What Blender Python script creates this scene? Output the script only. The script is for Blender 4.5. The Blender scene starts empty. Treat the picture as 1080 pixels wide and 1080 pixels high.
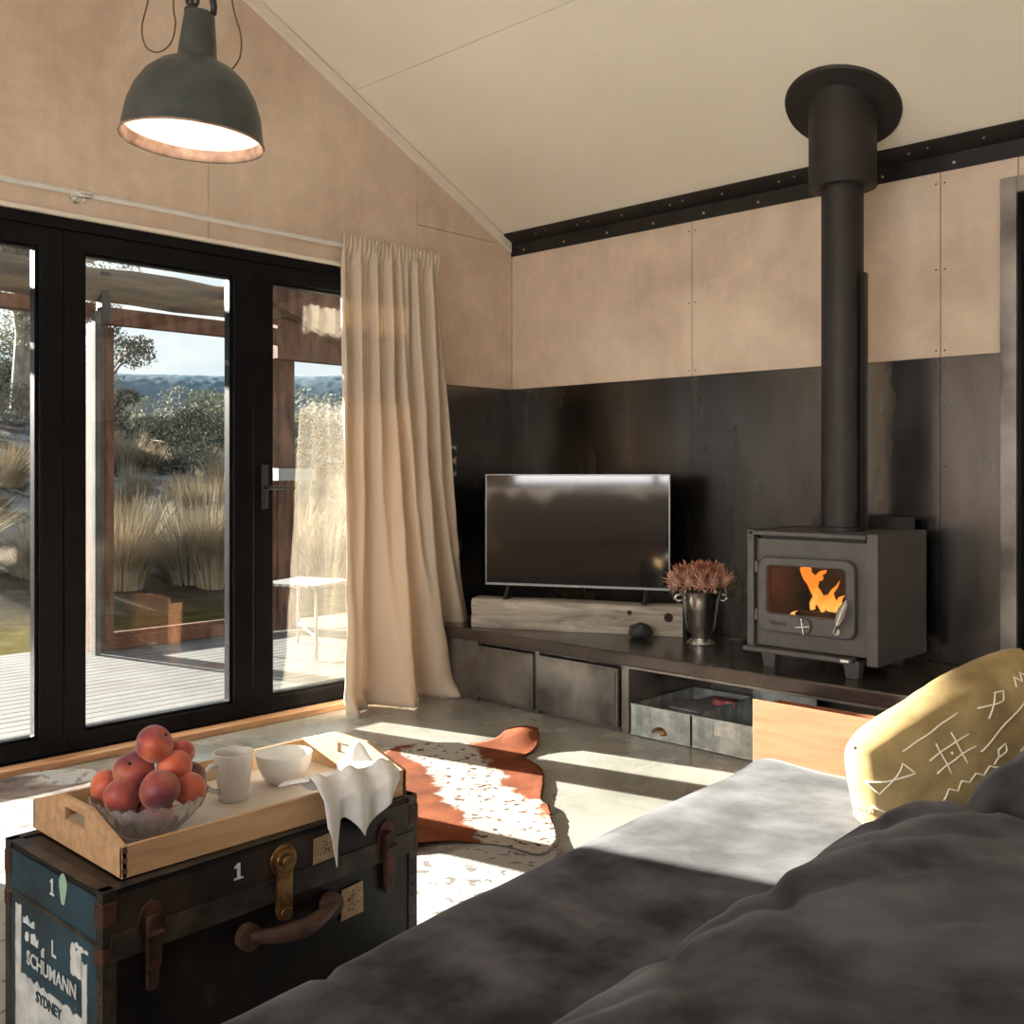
import bpy, bmesh, math, random
from mathutils import Vector, Matrix, noise
random.seed(7)
sc = bpy.context.scene
C = bpy.context.collection
PI = math.pi
R = math.radians

# ------------------------------------------------------------------ camera
F_PX = 1083.0
yaw = math.atan2(1140, 1083)                       # view direction (-cos, sin)
cd = bpy.data.cameras.new('camera'); cam = bpy.data.objects.new('camera', cd); C.objects.link(cam)
cd.sensor_width = 36; cd.lens = 36*F_PX/1080; cd.shift_y = -43/1080; cd.clip_end = 2000
cam.location = (4.0154, -4.2267, 1.13)
cam.rotation_euler = (PI/2, 0, math.atan2(math.cos(yaw), math.sin(yaw)))
sc.camera = cam

# ------------------------------------------------------------------ exposure
sc.view_settings.view_transform = 'Standard'
sc.view_settings.look = 'None'
sc.view_settings.gamma = 1
sc.view_settings.use_curve_mapping = False
sc.view_settings.exposure = 0.0
SUN_E = 60.0
SKY_E = 1.35
FILL_FRONT = 185.0
FILL_RIGHT = 16.0

# ------------------------------------------------------------------ world: pale sky with thin cloud
w = bpy.data.worlds.new('sky'); sc.world = w; w.use_nodes = True
nt = w.node_tree; nt.nodes.clear()
tc = nt.nodes.new('ShaderNodeTexCoord'); sp = nt.nodes.new('ShaderNodeSeparateXYZ')
nt.links.new(tc.outputs['Generated'], sp.inputs[0])
rp = nt.nodes.new('ShaderNodeValToRGB'); nt.links.new(sp.outputs['Z'], rp.inputs[0])
rp.color_ramp.elements[0].position = 0.0; rp.color_ramp.elements[0].color = (0.80, 0.82, 0.82, 1)
rp.color_ramp.elements[1].position = 0.6; rp.color_ramp.elements[1].color = (0.36, 0.50, 0.66, 1)
e = rp.color_ramp.elements.new(0.12); e.color = (0.62, 0.71, 0.78, 1)
mp = nt.nodes.new('ShaderNodeMapping'); mp.inputs['Scale'].default_value = (1, 1, 4)
nt.links.new(tc.outputs['Generated'], mp.inputs[0])
cn = nt.nodes.new('ShaderNodeTexNoise'); cn.inputs['Scale'].default_value = 4; cn.inputs['Detail'].default_value = 6
nt.links.new(mp.outputs[0], cn.inputs['Vector'])
cr = nt.nodes.new('ShaderNodeValToRGB'); nt.links.new(cn.outputs[0], cr.inputs[0])
cr.color_ramp.elements[0].position = .42; cr.color_ramp.elements[1].position = .62
mx = nt.nodes.new('ShaderNodeMixRGB'); mx.inputs[2].default_value = (0.86, 0.87, 0.86, 1)
nt.links.new(cr.outputs[0], mx.inputs[0]); nt.links.new(rp.outputs[0], mx.inputs[1])
bg = nt.nodes.new('ShaderNodeBackground'); bg.inputs[1].default_value = SKY_E
nt.links.new(mx.outputs[0], bg.inputs[0])
wo = nt.nodes.new('ShaderNodeOutputWorld'); nt.links.new(bg.outputs[0], wo.inputs[0])

# ------------------------------------------------------------------ sun, low from the left outside
sd = bpy.data.lights.new('sun', 'SUN'); sd.energy = SUN_E; sd.angle = R(0.6); sd.color = (1.0, 0.93, 0.83)
sun = bpy.data.objects.new('sun', sd); C.objects.link(sun)
el = R(13.5)
sdir = Vector((.972*math.cos(el), .233*math.cos(el), -math.sin(el)))
sun.rotation_euler = sdir.to_track_quat('-Z', 'Y').to_euler(); sun.location = (-10, -4, 6)
# added fill lamps standing in for daylight at two invented rear windows
def area(name, loc, d, sx, sy, e, col=(1, .975, .95)):
    l = bpy.data.lights.new(name, 'AREA'); l.shape = 'RECTANGLE'; l.size = sx; l.size_y = sy; l.energy = e; l.color = col
    o = bpy.data.objects.new(name, l); C.objects.link(o); o.location = loc
    o.rotation_euler = Vector(d).to_track_quat('-Z', 'Z').to_euler(); return o
area('fill_lamp_front', (3.1, -7.05, 1.75), (0, 1, 0), 3.4, 1.6, FILL_FRONT)
area('fill_lamp_right', (6.55, -3.6, 1.75), (-1, 0, 0), 2.8, 1.6, FILL_RIGHT)

# ================================================================== materials
def new_mat(name):
    m = bpy.data.materials.new(name); m.use_nodes = True; n = m.node_tree.nodes; b = n['Principled BSDF']
    return m, m.node_tree, b
def coords(nt, scale=(1, 1, 1), kind='Object'):
    t = nt.nodes.new('ShaderNodeTexCoord'); p = nt.nodes.new('ShaderNodeMapping'); p.inputs['Scale'].default_value = scale
    nt.links.new(t.outputs[kind], p.inputs[0]); return p.outputs[0]
def nz(nt, vec, scale, detail=5, rough=.55, dist=0):
    t = nt.nodes.new('ShaderNodeTexNoise'); t.inputs['Scale'].default_value = scale; t.inputs['Detail'].default_value = detail
    t.inputs['Roughness'].default_value = rough; t.inputs['Distortion'].default_value = dist
    nt.links.new(vec, t.inputs['Vector']); return t.outputs[0]
def ramp(nt, fac, stops):
    r = nt.nodes.new('ShaderNodeValToRGB'); nt.links.new(fac, r.inputs[0]); el = r.color_ramp.elements
    while len(el) < len(stops): el.new(.5)
    for e, (p, c) in zip(el, stops):
        e.position = p; e.color = (*c, 1) if len(c) == 3 else c
    return r.outputs[0]
def g(v): return (v, v, v)
def bump(nt, b, h, s=.3, d=.01):
    k = nt.nodes.new('ShaderNodeBump'); k.inputs['Strength'].default_value = s; k.inputs['Distance'].default_value = d
    nt.links.new(h, k.inputs['Height']); nt.links.new(k.outputs[0], b.inputs['Normal'])
def mixc(nt, fac, a, b, mode='MIX'):
    m = nt.nodes.new('ShaderNodeMixRGB'); m.blend_type = mode
    for i, v in ((0, fac), (1, a), (2, b)):
        if isinstance(v, (int, float)): m.inputs[i].default_value = v
        elif isinstance(v, tuple): m.inputs[i].default_value = (*v, 1) if len(v) == 3 else v
        else: nt.links.new(v, m.inputs[i])
    return m.outputs[0]
def noisy(name, c1, c2, scale=5, rough=.6, metal=0, stretch=(1, 1, 1), lo=.35, hi=.65, detail=5, bs=0, bscale=None, bd=.01, rr=None, sheen=0, spec=None):
    m, nt, b = new_mat(name); v = coords(nt, stretch)
    n = nz(nt, v, scale, detail); nt.links.new(ramp(nt, n, [(lo, c1), (hi, c2)]), b.inputs['Base Color'])
    b.inputs['Roughness'].default_value = rough; b.inputs['Metallic'].default_value = metal
    if rr: nt.links.new(ramp(nt, nz(nt, v, scale*.7, 4), [(.3, g(rr[0])), (.7, g(rr[1]))]), b.inputs['Roughness'])
    if bs: bump(nt, b, nz(nt, v, bscale or scale*4, 6), bs, bd)
    if sheen:
        b.inputs['Sheen Weight'].default_value = sheen; b.inputs['Sheen Roughness'].default_value = .4
    if spec is not None: b.inputs['Specular IOR Level'].default_value = spec
    return m
def plain(name, c, rough=.5, metal=0): 
    m, nt, b = new_mat(name); b.inputs['Base Color'].default_value = (*c, 1); b.inputs['Roughness'].default_value = rough; b.inputs['Metallic'].default_value = metal
    return m
def emis(name, c, s):
    m, nt, b = new_mat(name); b.inputs['Base Color'].default_value = (*c, 1); b.inputs['Emission Color'].default_value = (*c, 1); b.inputs['Emission Strength'].default_value = s
    return m

def ply_mat(name, c1, c2, c3):
    m, nt, b = new_mat(name); v = coords(nt)
    n1 = nz(nt, v, 1.6, 7, .64, .7); n2 = nz(nt, v, 7, 8, .7); n3 = nz(nt, coords(nt, (6, 6, .8)), 3, 5, .6)
    a = ramp(nt, n1, [(.36, c1), (.5, c2), (.64, c3)])
    a = mixc(nt, .40, a, ramp(nt, n2, [(.3, tuple(x*.72 for x in c2)), (.7, tuple(min(1, x*1.2) for x in c2))]))
    a = mixc(nt, ramp(nt, nz(nt, v, 40, 3), [(.70, g(0)), (.78, g(.25))]), a, tuple(x*.6 for x in c2))
    a = mixc(nt, .12, a, ramp(nt, n3, [(.35, tuple(x*.7 for x in c2)), (.65, c3)]))
    nt.links.new(a, b.inputs['Base Color']); b.inputs['Roughness'].default_value = .62
    bump(nt, b, n2, .06, .01); return m
M = {}
M['ply'] = ply_mat('raw_sheet_beige', (.43, .32, .235), (.60, .475, .365), (.72, .59, .47))
M['ceiling'] = noisy('ceiling_cream', (.74, .68, .56), (.80, .74, .62), 1.2, .45)
M['white_trim'] = plain('trim_cream', (.72, .66, .56), .5)
M['gap'] = plain('dark_gap', (.07, .05, .035), .9)
m, nt, b = new_mat('blackened_steel'); v = coords(nt); vs = coords(nt, (2.6, 2.6, .7))
c = ramp(nt, nz(nt, vs, 1.6, 6, .6, .3), [(.3, (.100, .092, .086)), (.5, (.135, .127, .119)), (.75, (.19, .18, .165))])
nt.links.new(c, b.inputs['Base Color']); b.inputs['Metallic'].default_value = 1.0
nt.links.new(ramp(nt, nz(nt, vs, 2.2, 5), [(.3, g(.20)), (.7, g(.30))]), b.inputs['Roughness'])
b.inputs['Specular IOR Level'].default_value = .6
bump(nt, b, nz(nt, coords(nt, (1, 1, .3)), 3, 2), .15, .02); M['steel'] = m
m, nt, b = new_mat('polished_concrete'); v = coords(nt)
c = ramp(nt, nz(nt, v, 1.8, 8, .65, .5), [(.3, (.15, .145, .12)), (.5, (.28, .275, .245)), (.7, (.38, .37, .335))])
c = mixc(nt, .10, c, ramp(nt, nz(nt, v, 22, 6, .7), [(.3, (.10, .095, .08)), (.7, (.34, .33, .29))]))
nt.links.new(c, b.inputs['Base Color']); nt.links.new(ramp(nt, nz(nt, v, 4, 5), [(.3, g(.16)), (.7, g(.34))]), b.inputs['Roughness']); M['concrete'] = m
M['black_frame'] = noisy('black_powdercoat', (.005, .005, .006), (.007, .007, .008), 5, .27, spec=.12)
M['black_satin'] = plain('black_satin', (.014, .013, .013), .45)
M['beam_steel'] = noisy('painted_black_angle', (.010, .009, .009), (.022, .02, .019), 6, .4, .3)
M['screw'] = plain('screw_zinc', (.55, .52, .47), .35, .9)
M['oak_sill'] = noisy('oiled_threshold', (.42, .22, .11), (.56, .32, .17), 4, .45, stretch=(12, 1, 12))
m, nt, b = new_mat('window_glass'); nt.nodes.remove(b)
tr = nt.nodes.new('ShaderNodeBsdfTransparent'); tr.inputs[0].default_value = (.96, .98, .97, 1); gl = nt.nodes.new('ShaderNodeBsdfGlossy'); gl.inputs['Roughness'].default_value = .01
fr = nt.nodes.new('ShaderNodeFresnel'); fr.inputs[0].default_value = 1.45; ms = nt.nodes.new('ShaderNodeMixShader')
nt.links.new(fr.outputs[0], ms.inputs[0]); nt.links.new(tr.outputs[0], ms.inputs[1]); nt.links.new(gl.outputs[0], ms.inputs[2])
nt.links.new(ms.outputs[0], nt.nodes['Material Output'].inputs[0]); M['glass'] = m
# cut crystal
m, nt, b = new_mat('pressed_glass'); b.inputs['Base Color'].default_value = (.95, .97, .96, 1); b.inputs['Transmission Weight'].default_value = .86; b.inputs['Roughness'].default_value = .12; b.inputs['IOR'].default_value = 1.45; M['crystal'] = m
# curtain linen: lets some sun through
m, nt, b = new_mat('curtain_linen'); v = coords(nt)
c = ramp(nt, nz(nt, coords(nt, (60, 60, 60)), 8, 2), [(.3, (.54, .45, .355)), (.7, (.66, .56, .45))])
nt.links.new(c, b.inputs['Base Color']); b.inputs['Roughness'].default_value = .9; b.inputs['Specular IOR Level'].default_value = .1
tl = nt.nodes.new('ShaderNodeBsdfTranslucent'); tl.inputs[0].default_value = (.80, .62, .44, 1); ms = nt.nodes.new('ShaderNodeMixShader'); ms.inputs[0].default_value = .10
nt.links.new(b.outputs[0], ms.inputs[1]); nt.links.new(tl.outputs[0], ms.inputs[2]); nt.links.new(ms.outputs[0], nt.nodes['Material Output'].inputs[0])
bump(nt, b, nz(nt, v, 250, 2), .1, .001); M['curtain'] = m
M['velvet'] = noisy('charcoal_velvet', (.012, .012, .015), (.088, .088, .100), 6.5, .75, 0, (1, 1, 1), .38, .66, 12, .15, 16, .012, sheen=.10, spec=.12)
M['mustard'] = noisy('mustard_velvet', (.22, .155, .065), (.38, .28, .125), 9, .7, detail=6, sheen=.10, spec=.12)
M['stitch'] = plain('cream_stitching', (.86, .80, .62), .8)
# old log
m, nt, b = new_mat('weathered_log'); v = coords(nt, (1.2, 9, 9))
c = ramp(nt, nz(nt, v, 2.6, 9, .7, .8), [(.27, (.10, .08, .065)), (.42, (.27, .235, .195)), (.58, (.42, .38, .325)), (.75, (.56, .52, .46))])
nt.links.new(c, b.inputs['Base Color']); b.inputs['Roughness'].default_value = .85; bump(nt, b, nz(nt, v, 5, 8, .7), .5, .01); M['log'] = m
M['birch'] = noisy('birch_ply', (.26, .098, .042), (.35, .140, .064), 3, .5, stretch=(1, 6, 12))
M['tray_wood'] = noisy('tray_pine', (.40, .235, .12), (.56, .35, .19), 5, .5, stretch=(9, 1.3, 9))
M['tray_floor'] = noisy('tray_liner', (.55, .50, .44), (.66, .61, .55), 6, .5)
M['joint_dark'] = plain('finger_joint_dark', (.10, .05, .03), .8)
M['galv'] = noisy('galvanised_tin', (.30, .34, .33), (.62, .67, .65), 14, .45, .55, detail=8, lo=.35, hi=.62)
M['cab_steel'] = noisy('cabinet_blackened_steel', (.10, .09, .082), (.40, .37, .335), 3, .34, .6, detail=7, lo=.38, hi=.72, rr=(.25, .5))
M['bench_top'] = noisy('bench_blackened_steel', (.075, .062, .055), (.15, .125, .108), 3, .24, .65, detail=6, rr=(.16, .3))
M['stove'] = noisy('stove_grey_enamel', (.085, .080, .077), (.105, .098, .094), 20, .5, .25)
M['stove_dark'] = noisy('stove_black', (.012, .011, .011), (.022, .02, .02), 12, .5, .3)
M['flue'] = noisy('flue_matt_black', (.022, .018, .017), (.032, .027, .025), 8, .55, .3, bs=.04, bscale=120)
M['chrome'] = plain('chrome', (.75, .74, .72), .18, 1)
M['silver'] = noisy('aged_silver', (.62, .64, .65), (.82, .83, .83), 9, .22, 1, rr=(.10, .3))
M['firebrick'] = noisy('sooty_firebrick', (.03, .018, .012), (.12, .055, .03), 8, .9)
M['char'] = noisy('charred_wood', (.010, .008, .007), (.05, .03, .02), 20, .9, bs=.5)
m, nt, b = new_mat('flame'); t = nt.nodes.new('ShaderNodeTexCoord'); s = nt.nodes.new('ShaderNodeSeparateXYZ'); nt.links.new(t.outputs['Generated'], s.inputs[0])
add = nt.nodes.new('ShaderNodeMath'); add.operation = 'MULTIPLY_ADD'; nt.links.new(nz(nt, coords(nt, (1, 1, .5)), 30, 3), add.inputs[0]); add.inputs[1].default_value = .7; nt.links.new(s.outputs['Z'], add.inputs[2])
c = ramp(nt, add.outputs[0], [(.40, (1, .48, .12)), (.75, (1, .34, .055)), (1.0, (1, .20, .02))])
em = nt.nodes.new('ShaderNodeEmission'); em.inputs[1].default_value = 1.5; nt.links.new(c, em.inputs[0]); nt.nodes.remove(b)
tp = nt.nodes.new('ShaderNodeBsdfTransparent'); lw = nt.nodes.new('ShaderNodeLayerWeight'); lw.inputs[0].default_value = .12
msh = nt.nodes.new('ShaderNodeMixShader'); nt.links.new(lw.outputs['Facing'], msh.inputs[0]); nt.links.new(em.outputs[0], msh.inputs[1]); nt.links.new(tp.outputs[0], msh.inputs[2])
nt.links.new(msh.outputs[0], nt.nodes['Material Output'].inputs[0]); M['flame'] = m
M['ember'] = emis('embers', (1, .20, .03), 1.5)
M['petal'] = noisy('dried_protea', (.34, .13, .08), (.68, .33, .22), 40, .85)
M['petal2'] = noisy('dried_protea_pale', (.45, .24, .17), (.74, .48, .36), 40, .85)
M['stem'] = plain('dry_stem', (.10, .07, .04), .9)
M['leaf'] = plain('dull_leaf', (.06, .06, .03), .9)
M['rock'] = noisy('dark_rock', (.012, .011, .012), (.05, .05, .05), 12, .7, bs=.4)
M['tv_screen'] = noisy('tv_screen', (.014, .014, .015), (.016, .016, .016), 3, .06, spec=1.0)
M['tv_back'] = plain('tv_plastic', (.012, .012, .012), .5)
M['tv_bezel'] = plain('tv_bezel_silver', (.20, .20, .20), .35, .8)
m, nt, b = new_mat('peach_skin'); v = coords(nt); oi = nt.nodes.new('ShaderNodeObjectInfo'); vm_ = nt.nodes.new('ShaderNodeVectorMath'); vm_.operation = 'ADD'; sc_ = nt.nodes.new('ShaderNodeMath'); sc_.operation = 'MULTIPLY'; sc_.inputs[1].default_value = 7; nt.links.new(oi.outputs['Random'], sc_.inputs[0]); nt.links.new(v, vm_.inputs[0]); nt.links.new(sc_.outputs[0], vm_.inputs[1]); v = vm_.outputs[0]
c = ramp(nt, nz(nt, v, 13, 3, .55, .5), [(.30, (.13, .020, .028)), (.45, (.33, .035, .035)), (.58, (.62, .10, .04)), (.72, (.80, .27, .08))])
sr = nt.nodes.new('ShaderNodeSeparateColor'); nt.links.new(oi.outputs['Color'], sr.inputs[0]); c2 = mixc(nt, sr.outputs[0], c, (.085, .014, .026)); c3 = mixc(nt, sr.outputs[1], c2, (.62, .13, .045))
nt.links.new(c3, b.inputs['Base Color']); b.inputs['Roughness'].default_value = .5; b.inputs['Sheen Weight'].default_value = .35; M['peach'] = m
M['ceramic'] = noisy('white_stoneware', (.60, .585, .55), (.66, .64, .61), 12, .35)
M['teatowel'] = noisy('white_linen', (.66, .65, .63), (.74, .73, .71), 60, .9, bs=.1, bscale=300, bd=.001)
M['socket'] = plain('socket_grey', (.45, .43, .40), .4)
# trunk
m, nt, b = new_mat('trunk_black'); v = coords(nt)
c = ramp(nt, nz(nt, v, 9, 8, .7), [(.38, (.003, .003, .003)), (.60, (.008, .006, .0055)), (.78, (.05, .033, .022))]); nt.links.new(c, b.inputs['Base Color']); b.inputs['Roughness'].default_value = .4; b.inputs['Specular IOR Level'].default_value = .25; bump(nt, b, nz(nt, v, 60, 4), .15, .003); M['trunk'] = m
m, nt, b = new_mat('trunk_teal'); v = coords(nt)
c = ramp(nt, nz(nt, v, 7, 8, .65), [(.32, (.004, .014, .020)), (.5, (.006, .035, .055)), (.68, (.010, .065, .098))])
c = mixc(nt, ramp(nt, nz(nt, v, 55, 4, .6), [(.68, g(0)), (.74, g(.8))]), c, (.30, .30, .26))
nt.links.new(c, b.inputs['Base Color']); b.inputs['Roughness'].default_value = .38; M['trunk_teal'] = m
M['trunk_band'] = noisy('trunk_lid_brown', (.008, .006, .0055), (.042, .028, .019), 7, .5, detail=8, spec=.25)
M['trunk_edge'] = noisy('trunk_edge_metal', (.018, .015, .013), (.075, .058, .043), 14, .5, .3, detail=8, spec=.3)
M['rust'] = noisy('rusty_fitting', (.020, .009, .006), (.095, .036, .020), 26, .6, .4, detail=8)
M['brass'] = noisy('aged_brass', (.10, .045, .018), (.42, .24, .10), 22, .38, .8, detail=8)
M['leather'] = noisy('old_leather', (.030, .013, .008), (.09, .04, .024), 18, .6, detail=7)
M['paper_tan'] = noisy('tan_label', (.30, .20, .11), (.44, .32, .19), 40, .8)
M['ink'] = plain('label_ink', (.03, .025, .02), .8)
M['paint_white'] = noisy('worn_white_paint', (.45, .47, .46), (.66, .68, .66), 30, .7)
M['sticker'] = noisy('peeling_sticker', (.12, .40, .38), (.45, .45, .28), 30, .7)
# cowhides
def hide_mat(name, dark, mid, white, cut1, cut2, speck, seedoff, obj_stretch=(1, 1, 1)):
    m, nt, b = new_mat(name); v = coords(nt, obj_stretch)
    ad = nt.nodes.new('ShaderNodeVectorMath'); ad.operation = 'ADD'; ad.inputs[1].default_value = (seedoff, seedoff*2, 0); nt.links.new(v, ad.inputs[0]); v = ad.outputs[0]
    big = nz(nt, v, 2.2, 3, .5, .8)
    brown = ramp(nt, nz(nt, v, 9, 6), [(.35, dark), (.65, mid)])
    c = mixc(nt, ramp(nt, big, [(cut1, g(0)), (cut2, g(1))]), brown, white)
    sp_ = ramp(nt, nz(nt, v, 26, 2, .5, .4), [(.60, g(0)), (.64, g(1))])
    c = mixc(nt, mixc(nt, 1, sp_, ramp(nt, big, [(cut1, g(0)), (cut2, g(1))]), 'MULTIPLY'), c, speck)
    nt.links.new(c, b.inputs['Base Color']); b.inputs['Roughness'].default_value = .8; b.inputs['Specular IOR Level'].default_value = .1
    bump(nt, b, nz(nt, v, 160, 3), .4, .004); return m
M['hide_brown'] = hide_mat('brown_white_cowhide', (.20, .058, .022), (.40, .13, .055), (.72, .66, .58), .50, .53, (.07, .035, .025), 3.3)
M['hide_white'] = hide_mat('white_grey_cowhide', (.07, .05, .045), (.20, .16, .14), (.34, .335, .325), .40, .45, (.16, .14, .13), 9.1)
M['shade_green'] = noisy('shade_enamel_green', (.030, .038, .037), (.048, .057, .054), 14, .42, detail=7)
M['shade_rim'] = noisy('shade_chipped_rim', (.14, .08, .05), (.34, .24, .17), 20, .6)
m, nt, b = new_mat('shade_inner_white'); b.inputs['Base Color'].default_value = (.82, .74, .66, 1); b.inputs['Roughness'].default_value = .35; M['shade_inner'] = m
M['bulb'] = emis('lamp_bulb', (1, .82, .7), 2.5)
# outside
m, nt, b = new_mat('silvered_decking'); v = coords(nt, (10, .8, 10))
c = ramp(nt, nz(nt, v, 3, 7, .65), [(.3, (.032, .030, .029)), (.5, (.058, .055, .053)), (.7, (.085, .081, .079))]); nt.links.new(c, b.inputs['Base Color']); b.inputs['Roughness'].default_value = .7; M['deck'] = m
M['red_timber'] = noisy('red_brown_timber', (.060, .032, .022), (.15, .085, .06), 4, .8, spec=.1, stretch=(4, 4, 1), detail=7)
M['log_pole'] = noisy('weathered_pole', (.045, .037, .03), (.15, .115, .08), 3, .8, stretch=(6, .7, 6), detail=8, bs=.4)
M['grey_post'] = noisy('pale_post', (.06, .058, .055), (.10, .097, .092), 5, .8, spec=.05)
M['white_metal'] = plain('white_metal', (.20, .20, .195), .5)
m, nt, b = new_mat('terrain'); v = coords(nt); t = nt.nodes.new('ShaderNodeTexCoord'); s = nt.nodes.new('ShaderNodeSeparateXYZ'); nt.links.new(t.outputs['Object'], s.inputs[0])
grass = ramp(nt, nz(nt, v, 5, 8, .7), [(.3, (.06, .05, .018)), (.5, (.105, .088, .035)), (.7, (.155, .13, .06))])
scrub = ramp(nt, nz(nt, v, 1.6, 9, .75), [(.3, (.055, .048, .040)), (.5, (.13, .112, .09)), (.7, (.22, .19, .15))])
far = ramp(nt, s.outputs['X'], [(0.0, g(0)), (1.0, g(1))])
mrx = nt.nodes.new('ShaderNodeMapRange'); mrx.inputs[1].default_value = -5.9; mrx.inputs[2].default_value = -4.9; nt.links.new(s.outputs['X'], mrx.inputs[0])
c = mixc(nt, mrx.outputs[0], scrub, grass)
mrs = nt.nodes.new('ShaderNodeMapRange'); mrs.inputs[1].default_value = -6.0; mrs.inputs[2].default_value = -7.5; nt.links.new(s.outputs['X'], mrs.inputs[0])
snow = mixc(nt, 1.0, ramp(nt, nz(nt, coords(nt, (.8, 1.0, 1.0)), 1.5, 8, .68), [(.49, g(0)), (.53, g(1))]), mrs.outputs[0], 'MULTIPLY')
c = mixc(nt, snow, c, (.33, .355, .385)); nt.links.new(c, b.inputs['Base Color']); b.inputs['Roughness'].default_value = .95; b.inputs['Specular IOR Level'].default_value = 0; bump(nt, b, nz(nt, v, 6, 8, .8), .9, .15); M['terrain'] = m
M['tussock'] = noisy('tussock_straw', (.21, .17, .115), (.46, .395, .295), 3, .9, spec=0)
M['tussock_grey'] = noisy('tussock_grey', (.18, .172, .145), (.38, .365, .315), 3, .9, spec=0)
M['bark'] = noisy('gum_bark', (.15, .125, .105), (.36, .32, .28), 5, .9, stretch=(1, 1, .4))
M['gumleaf'] = noisy('gum_foliage', (.15, .158, .125), (.33, .335, .275), .5, .8, spec=0)
M['bush_dark'] = noisy('dark_scrub', (.075, .08, .068), (.19, .195, .165), .9, .9, spec=0)
M['hill'] = noisy('haze_tinted_hill', (.105, .150, .185), (.135, .185, .220), .09, .95, detail=9, spec=0)  # bluish distance haze mixed into the forest colour
M['paper'] = plain('magazine_paper', (.30, .29, .30), .6)
M['red_pack'] = noisy('red_packet', (.30, .02, .03), (.5, .25, .2), 40, .5)
M['outer'] = plain('outer_cladding', (.12, .10, .08), .8)

# ================================================================== mesh helpers
def obj(name, bm, mats, parent=None, smooth=False, bevel=0, seg=2, recalc=True, subsurf=0, solid=0):
    if recalc: bmesh.ops.recalc_face_normals(bm, faces=bm.faces)
    me = bpy.data.meshes.new(name); bm.to_mesh(me); bm.free()
    o = bpy.data.objects.new(name, me); C.objects.link(o)
    for mm in (mats if isinstance(mats, (list, tuple)) else [mats]): me.materials.append(M[mm])
    if parent is not None: o.parent = parent
    if smooth:
        for p in me.polygons: p.use_smooth = True
        if smooth != True: me.set_sharp_from_angle(angle=R(smooth))
    if solid:
        k = o.modifiers.new('s', 'SOLIDIFY'); k.thickness = solid; k.offset = 0
    if bevel:
        k = o.modifiers.new('b', 'BEVEL'); k.width = bevel; k.segments = seg; k.limit_method = 'ANGLE'; k.angle_limit = R(35)
    if subsurf:
        k = o.modifiers.new('ss', 'SUBSURF'); k.levels = subsurf; k.render_levels = subsurf
    return o
def thing(name, label, cat, loc=(0, 0, 0), rz=0, group=None):
    o = bpy.data.objects.new(name, None); C.objects.link(o); o.location = loc; o.rotation_euler = (0, 0, rz); o.empty_display_size = .1
    o['label'] = label; o['category'] = cat
    if group: o['group'] = group
    return o
def tag(o, label, cat, group=None, kind=None):
    o['label'] = label; o['category'] = cat
    if group: o['group'] = group
    if kind: o['kind'] = kind
    return o
def struct(name, bm, mats, parent=None, **k):
    o = obj(name, bm, mats, parent, **k)
    if parent is None: o['kind'] = 'structure'
    return o
def B(): return bmesh.new()
def box(bm, x0, x1, y0, y1, z0, z1, mi=0):
    vs = [bm.verts.new(p) for p in ((x0, y0, z0), (x1, y0, z0), (x1, y1, z0), (x0, y1, z0), (x0, y0, z1), (x1, y0, z1), (x1, y1, z1), (x0, y1, z1))]
    for f in ((0, 3, 2, 1), (4, 5, 6, 7), (0, 1, 5, 4), (1, 2, 6, 5), (2, 3, 7, 6), (3, 0, 4, 7)):
        q = bm.faces.new([vs[i] for i in f]); q.material_index = mi
    return vs
def prism(bm, poly, axis, d0, d1, mi=0):
    """poly: 2-D points in the two other axes (in x,y,z order)."""
    def P(a, b, d): return {'x': (d, a, b), 'y': (a, d, b), 'z': (a, b, d)}[axis]
    A = [bm.verts.new(P(a, b, d0)) for a, b in poly]; Bv = [bm.verts.new(P(a, b, d1)) for a, b in poly]
    n = len(poly); fs = [bm.faces.new(A), bm.faces.new(Bv[::-1])]
    for i in range(n): fs.append(bm.faces.new((A[i], A[(i+1) % n], Bv[(i+1) % n], Bv[i])))
    for f in fs: f.material_index = mi
def ring_prism(bm, outer, inner, axis, d0, d1, mi=0):
    def P(a, b, d): return {'x': (d, a, b), 'y': (a, d, b), 'z': (a, b, d)}[axis]
    n = len(outer); L = [[bm.verts.new(P(a, b, d)) for a, b in pl] for pl in (outer, inner) for d in (d0, d1)]
    for i in range(n):
        j = (i+1) % n
        for a, b in ((0, 1), (2, 3), (0, 2), (1, 3)):
            q = bm.faces.new((L[a][i], L[a][j], L[b][j], L[b][i])); q.material_index = mi
def rrect(a0, a1, b0, b1, r, n=5):
    pts = []
    for cx, cy, s in ((a1-r, b1-r, 0), (a0+r, b1-r, 1), (a0+r, b0+r, 2), (a1-r, b0+r, 3)):
        for k in range(n+1):
            t = (s+k/n)*PI/2; pts.append((cx+r*math.cos(t), cy+r*math.sin(t)))
    return pts
def frame_axes(d):
    d = Vector(d).normalized(); a = Vector((0, 0, 1)) if abs(d.z) < .9 else Vector((1, 0, 0)); u = d.cross(a).normalized(); return u, d.cross(u)
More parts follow.
